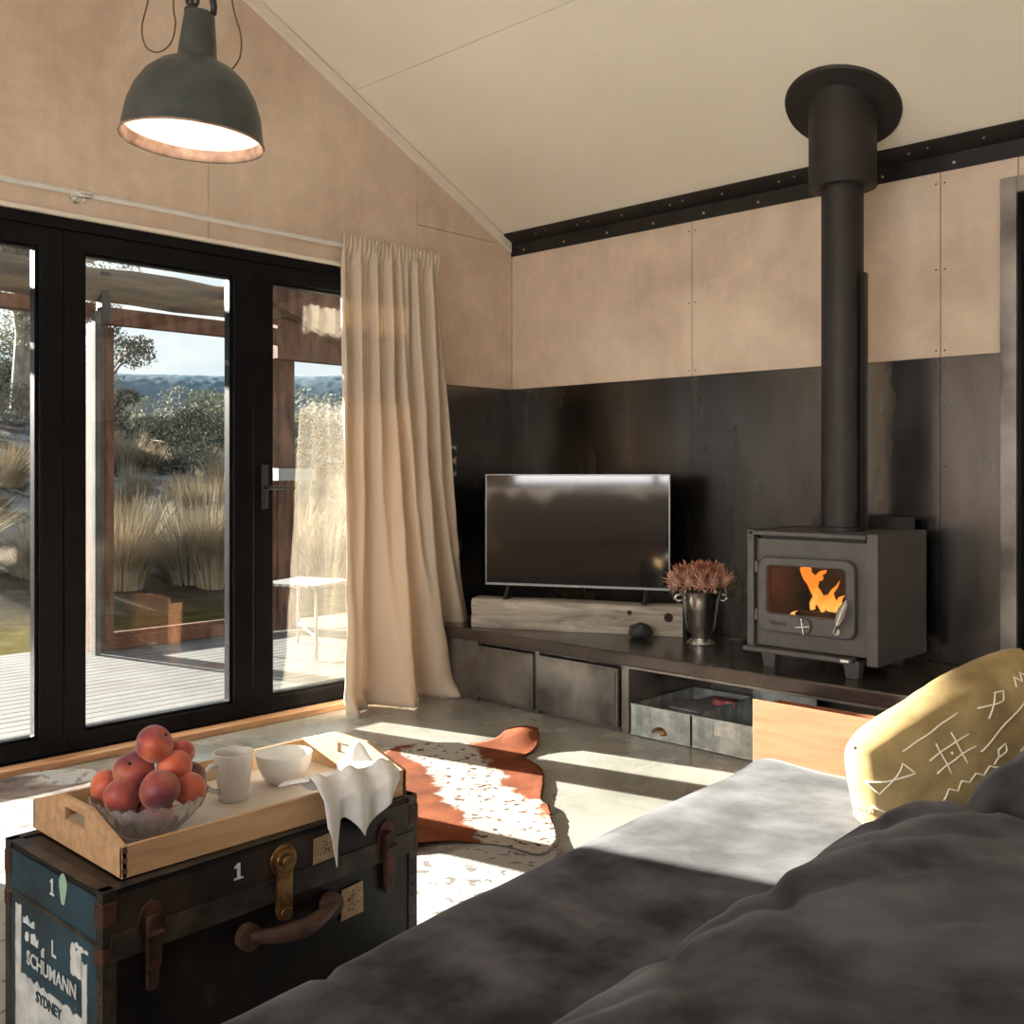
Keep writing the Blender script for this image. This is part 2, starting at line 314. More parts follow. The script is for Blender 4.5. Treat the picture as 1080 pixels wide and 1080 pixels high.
def tube(bm, pts, r, seg=10, closed=False, cap=True, mi=0):
    pts = [Vector(p) for p in pts]; n = len(pts); rs = r if isinstance(r, (list, tuple)) else [r]*n; rings = []
    pu = None
    for i, p in enumerate(pts):
        if closed: d = pts[(i+1) % n]-pts[i-1]
        else: d = pts[min(i+1, n-1)]-pts[max(i-1, 0)]
        d.normalize()
        if pu is None: u, v = frame_axes(d)
        else: u = (pu-d*pu.dot(d)).normalized(); v = d.cross(u)
        pu = u
        rings.append([bm.verts.new(p+(u*math.cos(2*PI*k/seg)+v*math.sin(2*PI*k/seg))*rs[i]) for k in range(seg)])
    m = n if closed else n-1
    for i in range(m):
        a, b_ = rings[i], rings[(i+1) % n]
        for k in range(seg): bm.faces.new((a[k], a[(k+1) % seg], b_[(k+1) % seg], b_[k])).material_index = mi
    if cap and not closed: bm.faces.new(rings[0]).material_index = mi; bm.faces.new(rings[-1][::-1]).material_index = mi
def lathe(bm, prof, seg=32, c=(0, 0, 0), mi=0, rf=None, close=False):
    rings = []
    for (r, z) in prof:
        if r < 1e-5: rings.append([bm.verts.new((c[0], c[1], c[2]+z))])
        else: rings.append([bm.verts.new((c[0]+(r*(rf(k/seg, z) if rf else 1))*math.cos(2*PI*k/seg), c[1]+(r*(rf(k/seg, z) if rf else 1))*math.sin(2*PI*k/seg), c[2]+z)) for k in range(seg)])
    for a, b_ in zip(rings, rings[1:]+([rings[0]] if close else [])):
        for k in range(seg):
            k2 = (k+1) % seg
            if len(a) == 1 and len(b_) == 1: break
            if len(a) == 1: f = bm.faces.new((a[0], b_[k2], b_[k]))
            elif len(b_) == 1: f = bm.faces.new((a[k], a[k2], b_[0]))
            else: f = bm.faces.new((a[k], a[k2], b_[k2], b_[k]))
            f.material_index = mi
def disc(bm, c, n, r, t, seg=12, mi=0):
    c = Vector(c); n = Vector(n).normalized(); tube(bm, [c, c+n*t], r, seg, mi=mi)
def grid(bm, fn, nu, nv, mi=0, wrap=False):
    V = [[bm.verts.new(fn(i/nu, j/nv)) for j in range(nv+1)] for i in range(nu+(0 if wrap else 1))]
    m = len(V)
    for i in range(nu):
        for j in range(nv):
            bm.faces.new((V[i][j], V[(i+1) % m][j], V[(i+1) % m][j+1], V[i][j+1])).material_index = mi
    return V
def sstep(a, b_, x):
    t = max(0, min(1, (x-a)/(b_-a))); return t*t*(3-2*t)
def N(x, y, z=0, s=1): return noise.noise(Vector((x*s, y*s, z*s)))
def cushion(bm, cx, cy, cz, hx, hy, hz, k=6, n=(24, 48, 10), disp=None):
    """rounded box centred at c with half sizes h; k = squareness."""
    bmesh.ops.create_cube(bm, size=2)
    nx, ny, nzz = n
    bm.clear()
    cache = {}
    def V(i, j, l):
        key = (i, j, l)
        if key not in cache:
            p = Vector((2*i/nx-1, 2*j/ny-1, 2*l/nzz-1))
            q = Vector((p.x*hx, p.y*hy, p.z*hz)); rr = min(hz, hx)*.98
            # distance-based rounding: pull into a rounded box
            core = Vector((max(-hx+rr, min(hx-rr, q.x)), max(-hy+rr, min(hy-rr, q.y)), max(-hz+rr, min(hz-rr, q.z))))
            d = q-core; m_ = max(abs(d.x), abs(d.y), abs(d.z))
            if m_ > 1e-6:
                kn = (abs(d.x)**k+abs(d.y)**k+abs(d.z)**k)**(1/k); d = d*(m_/kn)
            q = core+d
            nrm = d.normalized() if d.length > 1e-6 else Vector((0, 0, 0))
            if disp: q = q+nrm*disp(q, nrm)
            cache[key] = bm.verts.new((cx+q.x, cy+q.y, cz+q.z))
        return cache[key]
    for i in range(nx):
        for j in range(ny):
            for l in (0, nzz): bm.faces.new((V(i, j, l), V(i+1, j, l), V(i+1, j+1, l), V(i, j+1, l)))
    for i in range(nx):
        for l in range(nzz):
            for j in (0, ny): bm.faces.new((V(i, j, l), V(i+1, j, l), V(i+1, j, l+1), V(i, j, l+1)))
    for j in range(ny):
        for l in range(nzz):
            for i in (0, nx): bm.faces.new((V(i, j, l), V(i, j+1, l), V(i, j+1, l+1), V(i, j, l+1)))
_font = {}
def text_mesh(name, s, size, m, parent, mat4, ext=.0004):
    cu = bpy.data.curves.new(name, 'FONT'); cu.body = s; cu.size = size; cu.extrude = ext; cu.align_x = 'CENTER'; cu.align_y = 'CENTER'; cu.resolution_u = 3; cu.offset = size*.022
    o = bpy.data.objects.new(name+'_tmp', cu); C.objects.link(o); dg = bpy.context.evaluated_depsgraph_get(); dg.update()
    me = bpy.data.meshes.new_from_object(o.evaluated_get(dg)); bpy.data.objects.remove(o); bpy.data.curves.remove(cu)
    me.transform(mat4); me.materials.clear(); me.materials.append(M[m])
    q = bpy.data.objects.new(name, me); C.objects.link(q); q.parent = parent; return q
def basis(ex, ey, org):
    ex = Vector(ex).normalized(); ey = Vector(ey).normalized(); ez = ex.cross(ey)
    m4 = Matrix.Identity(4)
    for i in range(3): m4[i][0] = ex[i]; m4[i][1] = ey[i]; m4[i][2] = ez[i]; m4[i][3] = org[i]
    return m4

# ================================================================== room shell
ZC = lambda y: 2.42-.5*y if y > -3.5 else 2.42+.5*(7+y)
XR, YF = 6.5, -7.0
bm = B(); box(bm, -.02, XR+.1, YF-.1, .1, -.12, 0); struct('floor', bm, 'concrete')
# window wall (picture left): backing with gaps showing between sheets
def yz_panel(bm, y0, y1, z0, z1, x0, x1, mi=0, gap=.0018):
    y0 += gap; y1 -= gap; z0 += gap
    if z1 is None: pts = [(y0, z0), (y1, z0), (y1, ZC(y1))] + ([(-3.5, ZC(-3.5))] if y0 < -3.5 < y1 else []) + [(y0, ZC(y0))]
    else: pts = [(y0, z0), (y1, z0), (y1, z1-gap), (y0, z1-gap)]
    prism(bm, pts, 'x', x0, x1, mi)
YA, YB, ZH = -3.60, -.76, 2.118     # door opening
bm = B()
prism(bm, [(-7, 0), (-5.7, 0), (-5.7, .6), (-7, .6)], 'x', -.16, -.012, 1)  # unseen opening added above this piece so sun reaches the rear quilt
for a, b_, z0 in ((-5.7, YA, 0), (-7, -5.7, 1.9), (YB, 0, 0), (YA, YB, ZH)):
    pts = [(a, z0), (b_, z0), (b_, ZC(b_))]+([(-3.5, ZC(-3.5))] if a < -3.5 < b_ else [])+[(a, ZC(a))]
    prism(bm, pts, 'x', -.16, -.012, 1)
yz_panel(bm, -.712, 0, 0, 2.406, -.012, 0); yz_panel(bm, -.712, 0, 2.406, None, -.012, 0)
yz_panel(bm, -1.908, -.712, ZH, None, -.012, 0); yz_panel(bm, YB, -.712, 0, ZH+.002, -.012, 0, gap=0)
yz_panel(bm, -3.104, -1.908, ZH, None, -.012, 0); yz_panel(bm, YA, -3.104, ZH, None, -.012, 0)
yz_panel(bm, -4.6, YA, 0, None, -.012, 0); yz_panel(bm, -5.7, -4.6, 0, None, -.012, 0); yz_panel(bm, -7, -5.7, 0, .60, -.012, 0); yz_panel(bm, -7, -5.7, 1.9, None, -.012, 0)
for yj in (-.712, -1.908):
    for k in range(3):
        for s in (-.02, .02): disc(bm, (0, yj+s, 2.45+.25*k), (1, 0, 0), .0035, .0008, 8, 2)
# blackened steel dado on this wall
prism(bm, [(-.70, .0), (-.002, .0), (-.002, 1.592), (-.70, 1.592)], 'x', 0, .003, 3)
struct('wall_left', bm, ['ply', 'gap', 'screw', 'steel'])
# stove wall
bm = B(); DX0, DX1, DZ = 2.70, 3.55, 2.205
box(bm, -.16, DX0, .012, .16, 0, 2.42, 1); box(bm, DX1, XR, .012, .16, 0, 2.42, 1); box(bm, DX0, DX1, .012, .16, DZ, 2.42, 1)
def xz(bm, x0, x1, z0, z1, y0, y1, mi, gp=.0018): box(bm, x0+gp, x1-gp, y0, y1, z0+gp, z1-gp, mi)
for a, b_ in ((0, 1.209), (1.209, 2.403), (2.403, DX0), (DX1, 4.6), (4.6, XR)):
    xz(bm, a, b_, 1.592, 2.42, 0, .012, 0); xz(bm, a, b_, 0, 1.592, -.003, .012, 3, .0012)
xz(bm, DX0, DX1, DZ, 2.42, 0, .012, 0)
for xj in (1.209, 2.403):
    for z in (1.62, 1.95, 2.30, 1.56, 1.15, .75):
        for s in (-.018, .018): disc(bm, (xj+s, -.0005 if z > 1.6 else -.003, z), (0, -1, 0), .004, .001, 8, 2)
struct('wall_back', bm, ['ply', 'gap', 'gap', 'steel'])
# rear walls with openings for the added fill windows (behind the camera)
bm = B()
for x0, x1, z0, z1 in ((0, 1.4, 0, 2.42), (4.8, XR, 0, 2.42), (1.4, 4.8, 0, .95), (1.4, 4.8, 2.15, 2.42)): box(bm, x0, x1, YF-.12, YF, z0, z1)
struct('wall_front', bm, 'ply')
bm = B()
for y0, y1, z0, z1 in ((-7, -5.0, 0, None), (-2.2, 0, 0, None), (-5.0, -2.2, 0, .95), (-5.0, -2.2, 2.15, None)):
    zt = lambda y: ZC(y)
    pts = [(y0, z0), (y1, z0), (y1, z1 or ZC(y1))]+([(-3.5, ZC(-3.5))] if (z1 is None and y0 < -3.5 < y1) else [])+[(y0, z1 or ZC(y0))]
    prism(bm, pts, 'x', XR, XR+.12)
struct('wall_right', bm, 'ply')
for i, (nm, args) in enumerate((('added_window_2', (1.4, 4.8)), ('added_window_3', (-5.0, -2.2)))):  # unseen window frames, added to give the fill lamps a source
    bm = B(); a0, a1 = args
    for p0, p1, z0, z1 in ((a0, a0+.05, .95, 2.15), (a1-.05, a1, .95, 2.15), ((a0+a1)/2-.03, (a0+a1)/2+.03, .95, 2.15), (a0, a1, .95, 1.0), (a0, a1, 2.1, 2.15)):
        if i == 0: box(bm, p0, p1, YF-.05, YF+.01, z0, z1)
        else: box(bm, XR-.01, XR+.05, p0, p1, z0, z1)
    struct(nm, bm, 'black_frame')
# ceiling sheets
bm = B()
def ceil_sheet(y0, y1, gap=.002, t=.012, mi=0, lift=0):
    y0 += gap; y1 -= gap
    prism(bm, [(y0, ZC(y0)+lift), (y1, ZC(y1)+lift), (y1, ZC(y1)+lift+t), (y0, ZC(y0)+lift+t)], 'x', -.16 if lift else 0, XR, mi)
ys = [0, -1.127, -2.33, -3.5, -4.67, -5.87, -7]
for a, b_ in zip(ys, ys[1:]): ceil_sheet(b_, a, .002 if b_ != -3.5 else .0005)
for a, b_ in ((-3.5, 0), (-7, -3.5)): ceil_sheet(a, b_, 0, .14, 1, .012)
struct('ceiling', bm, ['ceiling', 'gap'])
# gable cornice strip
bm = B(); prism(bm, [(-.02, ZC(-.02)-.006), (-.02, ZC(-.02)-.062), (-3.5, ZC(-3.5)-.062), (-3.5, ZC(-3.5)-.006)], 'x', .0, .018)
struct('trim_1', bm, 'white_trim')
# black steel angle between stove wall and ceiling
bm = B(); box(bm, .0, XR, -.008, 0, 2.345, 2.42, 0)
prism(bm, [(0, 2.418), (-.084, 2.46), (-.086, 2.452), (-.008, 2.412)], 'x', .0, XR, 0)
x = .1
while x < 3.4:
    disc(bm, (x, -.008, 2.372), (0, -1, 0), .006, .003, 8, 1); disc(bm, (x+.13, -.052, 2.434), (0, -.447, -.894), .005, .004, 8, 1)
    if int(x*10) % 2: disc(bm, (x+.21, -.062, 2.439), (0, -.447, -.894), .004, .004, 8, 1)
    x += .295
struct('trim_2', bm, ['beam_steel', 'screw'])
# casing strips over door
bm = B(); box(bm, 0, .022, YA, YB, ZH, ZH+.018); struct('trim_3', bm, 'white_trim', bevel=.003)
bm = B(); box(bm, 0.001, .075, YA, YB+.0, .0, .028); struct('trim_4', bm, 'oak_sill', bevel=.004)
# door frame on the right
bm = B(); box(bm, 2.64, 2.70, -.022, .03, 0, 2.267); box(bm, 2.70, 3.61, -.022, .03, 2.205, 2.267); box(bm, 3.55, 3.61, -.022, .03, 0, 2.205)
d1 = struct('door_1', bm, 'cab_steel', bevel=.002)
bm = B(); box(bm, 2.70, 3.55, .05, .09, 0, 2.205)
for k in range(12): box(bm, 2.73+k*.068, 2.755+k*.068, .035, .05, .05, 2.16)
struct('door_leaf', bm, 'black_satin', d1)
bm = B(); box(bm, 2.7, 2.712, .0, .05, 0, 2.205); box(bm, 2.712, 2.722, .015, .05, .6, .70, 0); struct('door_stop', bm, 'black_frame', d1)

# glazed doors in the window wall
win = bpy.data.objects.new('window_1', None); C.objects.link(win); win['kind'] = 'structure'
bm = B(); X0, X1 = -.10, -.015
box(bm, X0-.01, X1+.01, YA, YB, 2.075, ZH); box(bm, X0-.01, X1+.01, YA, YA+.04, .03, 2.075); box(bm, X0-.01, X1+.01, YB-.04, YB, .03, 2.075); box(bm, X0-.01, X1+.01, YA, YB, 0, .03)
obj('window_frame', bm, 'black_frame', win, bevel=.003)
cuts = [(-3.56, -2.527, -3.44, -2.617), (-2.523, -1.674, -2.441, -1.773), (-1.670, -.80, -1.571, -.88)]
for i, (a, b_, ga, gb) in enumerate(cuts):
    bm = B(); ring_prism(bm, [(a, .032), (b_, .032), (b_, 2.073), (a, 2.073)], [(ga, .098), (gb, .098), (gb, 1.998), (ga, 1.998)], 'x', X0+.01, X1-.0)
    ring_prism(bm, [(ga, .098), (gb, .098), (gb, 1.998), (ga, 1.998)], [(ga+.012, .110), (gb-.012, .110), (gb-.012, 1.986), (ga+.012, 1.986)], 'x', X0+.022, X1-.02)
    s = obj('door_sash', bm, 'black_frame', win, bevel=.002)
    bm = B(); box(bm, -.062, -.058, ga+.005, gb-.005, .103, 1.993); p = obj('pane', bm, 'glass', s)
    if i == 2:
        bm = B(); box(bm, X1, X1+.008, -1.637, -1.603, .96, 1.16); tube(bm, [(X1, -1.62, 1.055), (X1+.05, -1.62, 1.055)], .009)
        tube(bm, [(X1+.05, -1.625, 1.055), (X1+.052, -1.55, 1.055), (X1+.05, -1.49, 1.052)], .009); disc(bm, (X1+.008, -1.62, .985), (1, 0, 0), .010, .006)
        obj('handle', bm, 'black_satin', s, bevel=.001)

# ================================================================== outside: deck, verandah
bm = B(); x = -.18
while x > -2.86:
    y = -4.5
    box(bm, x-.084, x, -5.0, 3.2, -.075, -.05); x -= .0935
box(bm, -2.84, -.17, -5.0, 3.2, -.2, -.09, 1)
struct('trim_5', bm, ['deck', 'gap']).name = 'deck_floor'
# terrain
def TZ(x, y):
    d = -x; s = (y+4.2)/max(1, 4-x)
    z = -.22 + 1.55*sstep(5.6, 26, d)+ .22*sstep(5.0, 6.6, d)
    z += 1.25*sstep(.47, .38, s)*sstep(6, 15, d)*sstep(-.25, .15, s)
    z += (.18*N(x, y, 0, .5)+.09*N(x, y, 3, 1.6)+.04*N(x, y, 5, 4))*sstep(5.3, 8, d)
    return z
bm = B()
def tf(u, v):
    x = -2.9-(u**2.2)*110; half = 6+(-x)*1.3
    y = -4+(-x)*.5+(v-.5)*2*half; return (x, y, TZ(x, y))
grid(bm, tf, 150, 150); g_ = obj('ground', bm, 'terrain', smooth=True); g_['kind'] = 'structure'; g_.name = 'ground'
# far hills
def hill(name, dist, base, hh, seed, ang0, ang1, label):
    bm = B()
    def hf(u, v):
        a = ang0+(ang1-ang0)*u; r = dist*(1+.6*v); ridge = hh*(1+.07*N(a*3.2, seed, 0)+.02*N(a*11, seed, 1)); x = 4-math.cos(a)*r; y = -4.2+math.sin(a)*r
        return (x, y, base+ridge*sstep(-.1, .85, v)+.25*N(x/9, y/9, seed)+.4*N(x/3, y/3, 1))
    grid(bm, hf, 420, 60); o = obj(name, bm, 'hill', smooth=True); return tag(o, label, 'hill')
hill('haze_tinted_hill', 330, -6, 52, 3.1, R(8), R(72), 'haze-tinted blue-green forested ridge rising behind the trees, beyond the glazed doors')

# verandah posts and timbers
fr_ = thing('timber_screen_frame', 'red-brown timber frame standing at the deck edge, open to the tussock bank', 'frame', (-2.6, -1.2, -.05))
def W(bm, x0, x1, y0, y1, z0, z1, o=(-2.6, -1.2, -.05)): box(bm, x0-o[0], x1-o[0], y0-o[1], y1-o[1], z0-o[2], z1-o[2])
bm = B(); W(bm, -2.66, -2.56, -1.265, -1.205, -.05, 2.10); obj('post', bm, 'red_timber', fr_, bevel=.004)
bm = B(); W(bm, -2.64, -2.57, -1.203, -1.178, -.0, 2.08); o = obj('post', bm, 'grey_post', fr_, bevel=.002); o['label'] = 'pale strip between the two posts'
bm = B(); W(bm, -2.64, -2.57, -1.176, -1.115, .03, 2.08); obj('post', bm, 'red_timber', fr_, bevel=.004)
bm = B(); W(bm, -2.64, -2.56, -1.205, .10, 2.10, 2.21); obj('header', bm, 'red_timber', fr_, bevel=.004)
bm = B(); W(bm, -2.66, -2.56, -1.205, .10, -.05, .035); W(bm, -2.63, -2.585, -1.15, .1, .035, .06); obj('sill', bm, 'red_timber', fr_, bevel=.006)
bm = B(); W(bm, -2.66, -2.55, .10, .29, -.05, 2.5); o = obj('post', bm, 'red_timber', fr_, bevel=.006)
bm = B(); W(bm, -2.54, -2.46, -1.25, -1.19, 2.1, 2.42); obj('bracket', bm, 'black_satin', fr_, bevel=.003)
bm = B(); box(bm, -2.50, -2.44, -1.30, -1.262, -.05, 2.16); tag(obj('pale_post', bm, 'grey_post', bevel=.004), 'slim pale grey post beside the red-brown timber frame on the deck', 'post')
bm = B(); pts = [(-2.55+.01*math.sin(k), -4.6+k*.3, 2.345+.008*math.sin(k*1.7)) for k in range(19)]
tube(bm, pts, [.115+.008*math.sin(k*2.1) for k in range(19)], 16); tag(obj('veranda_beam', bm, 'log_pole', smooth=True), 'round weathered log beam along the top of the verandah', 'beam')
bm = B(); box(bm, -2.62, -2.50, -4.6, -1.27, 2.13, 2.215); tag(obj('timber_plate', bm, 'red_timber', bevel=.004), 'sawn red-brown timber under the left end of the log beam', 'beam')
bm = B(); prism(bm, [(-.85, 2.66), (.9, 1.98), (.9, 2.34), (-.85, 3.02)], 'x', -2.425, -2.33)
tag(obj('rafter', bm, 'red_timber', bevel=.004), 'sloping reddish rafter at the verandah end above the log beam', 'rafter')
bm = B(); box(bm, -2.545, -2.43, .06, 2.6, 1.96, 2.25)
tag(obj('lintel', bm, 'red_timber', bevel=.004), 'reddish horizontal timber lintel seen at the top of the right door pane', 'beam')
bm = B(); prism(bm, [(.12, 2.245), (2.6, 2.245), (2.6, 2.7), (.12, 2.52)], 'x', -2.50, -2.46)
tag(obj('gable_boarding', bm, 'red_timber'), 'brown boarding above the lintel at the top of the right door pane', 'boarding')
bm = B(); box(bm, -2.52, -2.30, -.02, .30, 1.06, 1.15); o = tag(obj('window_shelf', bm, 'white_metal', bevel=.006), 'white outdoor ledge seen low through the right door pane', 'ledge')
bm = B()
for k in range(4): box(bm, -2.50, -2.46, .02+k*.06, .076+k*.06, -.05, 1.06)
tag(obj('board_screen', bm, 'red_timber', bevel=.003), 'brown board screen below the white outdoor ledge', 'screen')
# outdoor table and chair
t = thing('garden_stool', 'white metal garden stool on the deck behind the right door pane', 'stool', (-1.60, -.27, -.05), R(20))
for sx in (-.2, .2):
    for sy in (-.2, .2):
        bm = B(); tube(bm, [(sx*1.2, sy*1.2, 0), (sx*1.1, sy*1.1, .34), (sx*1.0, sy*1.0, .42), (sx*.8, sy*.8, .445)], .010, 8); obj('leg', bm, 'white_metal', t, smooth=True)
bm = B()
for k in range(8): box(bm, -.21+k*.054, -.165+k*.054, -.22, .22, .445, .46)
obj('seat', bm, 'white_metal', t)
bm = B(); tube(bm, [(-.215, -.215, .14), (.215, .215, .14)], .007, 8); tube(bm, [(-.215, .215, .14), (.215, -.215, .14)], .007, 8); obj('brace', bm, 'white_metal', t)

# vegetation -------------------------------------------------------
def tussock_mesh(name, seed, n=700, h=.9, spread=.75, w=.007, mi='tussock'):
    rnd = random.Random(seed); bm = B()
    for i in range(n):
        a = rnd.uniform(0, 2*PI); r0 = rnd.uniform(0, 1)**.5*.24; lean = rnd.uniform(.05, 1)**.8*spread; hh = h*rnd.uniform(.6, 1.05)
        dx, dy = math.cos(a), math.sin(a); px, py = -dy, dx; prev = None
        for k in range(5):
            t = k/4; rr = r0+lean*(t**1.35); z = hh*(t-.42*lean*t*t*1.1); ww = w*(1-t*.85)
            A = bm.verts.new((dx*rr+px*ww, dy*rr+py*ww, z)); B_ = bm.verts.new((dx*rr-px*ww, dy*rr-py*ww, z))
            if prev: bm.faces.new((prev[0], prev[1], B_, A))
            prev = (A, B_)
    return obj(name, bm, mi, recalc=False)
protos = [tussock_mesh('tussock', 1), tussock_mesh('tussock', 2, 640, 1.15, .65), tussock_mesh('tussock', 3, 640, .95, .85, mi='tussock_grey')]
rnd = random.Random(5); spots = []
for row, (d0, d1, cnt, s0, s1) in enumerate(((5.6, 6.3, 11, .44, 1.15), (6.8, 7.8, 11, .42, 1.1), (8.6, 10.2, 12, .41, 1.0), (11.2, 14, 13, .40, .95), (14.5, 20, 14, .40, .85), (6.5, 12, 5, .28, .40))):
    for k in range(cnt):
        u = (k+.5+rnd.uniform(-.3, .3))/cnt; d = rnd.uniform(d0, d1); s = s0+(s1-s0)*u
        spots.append((-d, -4.2+s*(d+4), rnd.uniform(.7, 1.12)))
used = set()
lab = {0: 'straw-coloured tussock on the bank beyond the deck', 1: 'tall straw tussock on the bank beyond the deck', 2: 'grey-green tussock on the bank beyond the deck'}
for x, y, s in spots:
    i = rnd.randrange(3)
    if i in used: o = protos[i].copy(); C.objects.link(o)
    else: o = protos[i]; used.add(i)
    o.location = (x, y, TZ(x, y)-.04); o.rotation_euler = (0, 0, rnd.uniform(0, 6.28)); o.scale = (s, s, s*rnd.uniform(.85, 1.1))
    tag(o, lab[i], 'tussock grass', 'tussocks on the bank, '+('straw', 'tall straw', 'grey-green')[i])
def leaf_cloud(bm, c, r, n, rnd, size, flat=.8):
    for i in range(n):
        d = Vector((rnd.gauss(0, 1), rnd.gauss(0, 1), rnd.gauss(0, 1))).normalized()*r*rnd.uniform(.55, 1.05); d.z *= flat
        p = Vector(c)+d; a = Vector((rnd.uniform(-1, 1), rnd.uniform(-1, 1), rnd.uniform(-1, 1))).normalized(); b2 = a.cross(Vector((0.3, .5, .8))).normalized()
        s = size*rnd.uniform(.6, 1.3)
        bm.faces.new([bm.verts.new(p+a*s+b2*s*.25), bm.verts.new(p-a*s*.2+b2*s*.6), bm.verts.new(p-a*s-b2*s*.25), bm.verts.new(p+a*s*.2-b2*s*.6)])
def make_tree(name, label, seed, h, crown_r, nblob, leafn, leaf, matl, trunk_r, lean=.1, low=.35, group=None):
    rnd = random.Random(seed); t = thing(name, label, 'tree', group=group); bt = B(); bl = B()
    top = Vector((lean*h, 0, h*.8)); pts = [Vector((0, 0, -.3)), Vector((-.03*h, .01*h, h*.25)), Vector((.03*h, 0, h*.5)), top]
    tube(bt, pts, [trunk_r, trunk_r*.75, trunk_r*.55, trunk_r*.2], 8)
    for k in range(nblob):
        a = rnd.uniform(0, 2*PI); zz = h*rnd.uniform(low, .95); rr = crown_r*rnd.uniform(.2, 1)*(1-.5*abs(zz/h-.6)); c = Vector((math.cos(a)*rr, math.sin(a)*rr, zz))
        st = pts[1].lerp(top, min(1, max(0, (zz/h-.3)))*.9)
        tube(bt, [st, st.lerp(c, .55)+Vector((0, 0, .04*h)), c], [trunk_r*.32, trunk_r*.2, trunk_r*.07], 5)
        leaf_cloud(bl, c, crown_r*rnd.uniform(.28, .48), leafn, rnd, leaf, .7)
    obj('trunk', bt, 'bark', t, smooth=True); obj('foliage', bl, matl, t, recalc=False); return t
def copy_tree(o, label=None):
    c = o.copy(); C.objects.link(c)
    for ch in list(o.children): d = ch.copy(); C.objects.link(d); d.parent = c
    if label: c['label'] = label
    return c
def at(u, v_dummy, d):   # bearing u -> ground point at forward distance d
    lat = (u-540)/F_PX*d; return (4.0154-.6887*d+.725*lat, -4.2267+.725*d+.6887*lat)
gum = make_tree('gum_tree', 'tall pale-barked gum tree framed by the left door pane', 11, 7.4, 2.5, 46, 420, .045, 'gumleaf', .24, .02, .25)
x, y = at(20, 0, 25); gum.location = (x, y, TZ(x, y)-.1); gum.rotation_euler = (0, 0, R(200))
mid = make_tree('bush_tree', 'olive-grey bushy tree in the belt below the ridge', 12, 2.4, 1.55, 18, 520, .055, 'gumleaf', .10, .05, .15, group='bushy trees in the belt below the ridge')
big = make_tree('dark_tree', 'tall dark tree at the left edge of the middle door view', 13, 5.6, 1.5, 22, 480, .06, 'bush_dark', .18, .03, .12)
x, y = at(104, 0, 34); big.location = (x, y, TZ(x, y)-.2)
k = 0; rnd = random.Random(3)
for (u, d, s) in [(128, 42, 1.15), (182, 41, 1.25), (238, 42, 1.2), (294, 41, 1.2), (350, 42, 1.15), (104, 51, 1.4), (156, 52, 1.45), (212, 53, 1.5), (268, 51, 1.4), (322, 52, 1.45),
                  (-22, 37, 1.5), (28, 39, 1.35), (72, 44, 1.4), (135, 64, 1.8), (196, 66, 1.8), (256, 65, 1.9), (318, 66, 1.8)]:
    o = mid if k == 0 else copy_tree(mid); k += 1
    x, y = at(u, 0, d); o.location = (x, y, TZ(x, y)-.3); o.rotation_euler = (0, 0, rnd.uniform(0, 6)); o.scale = (s, s, s)
shrub = make_tree('dark_shrub', 'wide dark rounded shrub below the tree belt, middle door view', 14, 1.5, 1.5, 22, 460, .035, 'bush_dark', .05, .0, .1)
x, y = at(212, 0, 24); shrub.location = (x, y, TZ(x, y)-.15)
s2 = copy_tree(shrub, 'dark shrub seen through the right door pane above the white ledge'); x, y = at(332, 0, 25); s2.location = (x, y, TZ(x, y)-.1)
s3 = copy_tree(shrub, 'small dark shrub under the pale-barked gum tree'); x, y = at(2, 0, 19); s3.location = (x, y, TZ(x, y)-.3); s3.scale = (.6, .6, .6)
# snow-dusted rocks on the left bank
def rock_mesh(name, seed, r, matn='rock'):
    bm = B(); bmesh.ops.create_icosphere(bm, subdivisions=3, radius=r)
    for v in bm.verts: v.co *= 1+.35*N(v.co.x/r+seed, v.co.y/r, v.co.z/r, 1.3); v.co.z *= .65
    return obj(name, bm, matn, smooth=40)

# ================================================================== curtain and rod
rod = thing('curtain_rod', 'slim white pipe curtain rod above the glazed doors', 'curtain rod', (.085, -2.49, 2.20))
bm = B(); tube(bm, [(0, -1.2, 0), (0, 1.78, 0)], .011, 12); obj('pipe', bm, 'ceramic', rod, smooth=40)
for yy in (0, 1.70):
    bm = B(); disc(bm, (-.084, yy, 0), (1, 0, 0), .022, .006, 16); tube(bm, [(-.08, yy, 0), (0, yy, 0)], .009); tube(bm, [(0, yy-.022, 0), (0, yy+.022, 0)], .017, 14); tube(bm, [(0, yy, -.02), (0, yy, -.032)], .006)
    obj('bracket', bm, 'silver', rod, smooth=40)
bm = B()
def cf(u, v):
    t = 1-v                                   # 0 top .. 1 bottom
    yt = -1.262+.625*u; yb = -1.33+.98*u**1.1
    y = yt+(yb-yt)*(.36*t+.16*t**2+.48*t**6)
    A = .018+.036*sstep(0, .5, t)+.026*t
    a1 = math.sin(2*PI*(7.0*u+.1)+.6*math.sin(3*t)); a2 = math.sin(2*PI*(13*u+.3*math.sin(5*u)))
    b1 = math.sin(2*PI*(3.4*u**1.15+.05)+.5)
    wv = a2*(1-sstep(.05, .5, t))*.62+a1*.65*(1-.75*sstep(.3, 1, t))+b1*1.05*sstep(.25, 1, t)
    x = .075+.018*math.sin(u*3)+A*wv+.115*sstep(.15, 1, t)*(0.35+.65*math.sin(PI*min(1, u*1.1)))
    x = max(.028, x)
    if t > .965: x += .05*(t-.965)/.035*(.6+.5*math.sin(u*40))
    z = 2.250-2.243*t+ .01*math.sin(u*80)*(1 if t == 0 else 0)*1
    if t < .03: x = .085+(x-.085)*.6
    x += .004*N(u*8, t*14, 2)*3*t
    if t < .06: x = x+(max(x, .101+.006*math.sin(2*PI*26*u))-x)*(1-sstep(.02, .06, t))
    return (x, y+.012*N(u*6, t*5, 9), max(.004, z))
grid(bm, cf, 220, 90)
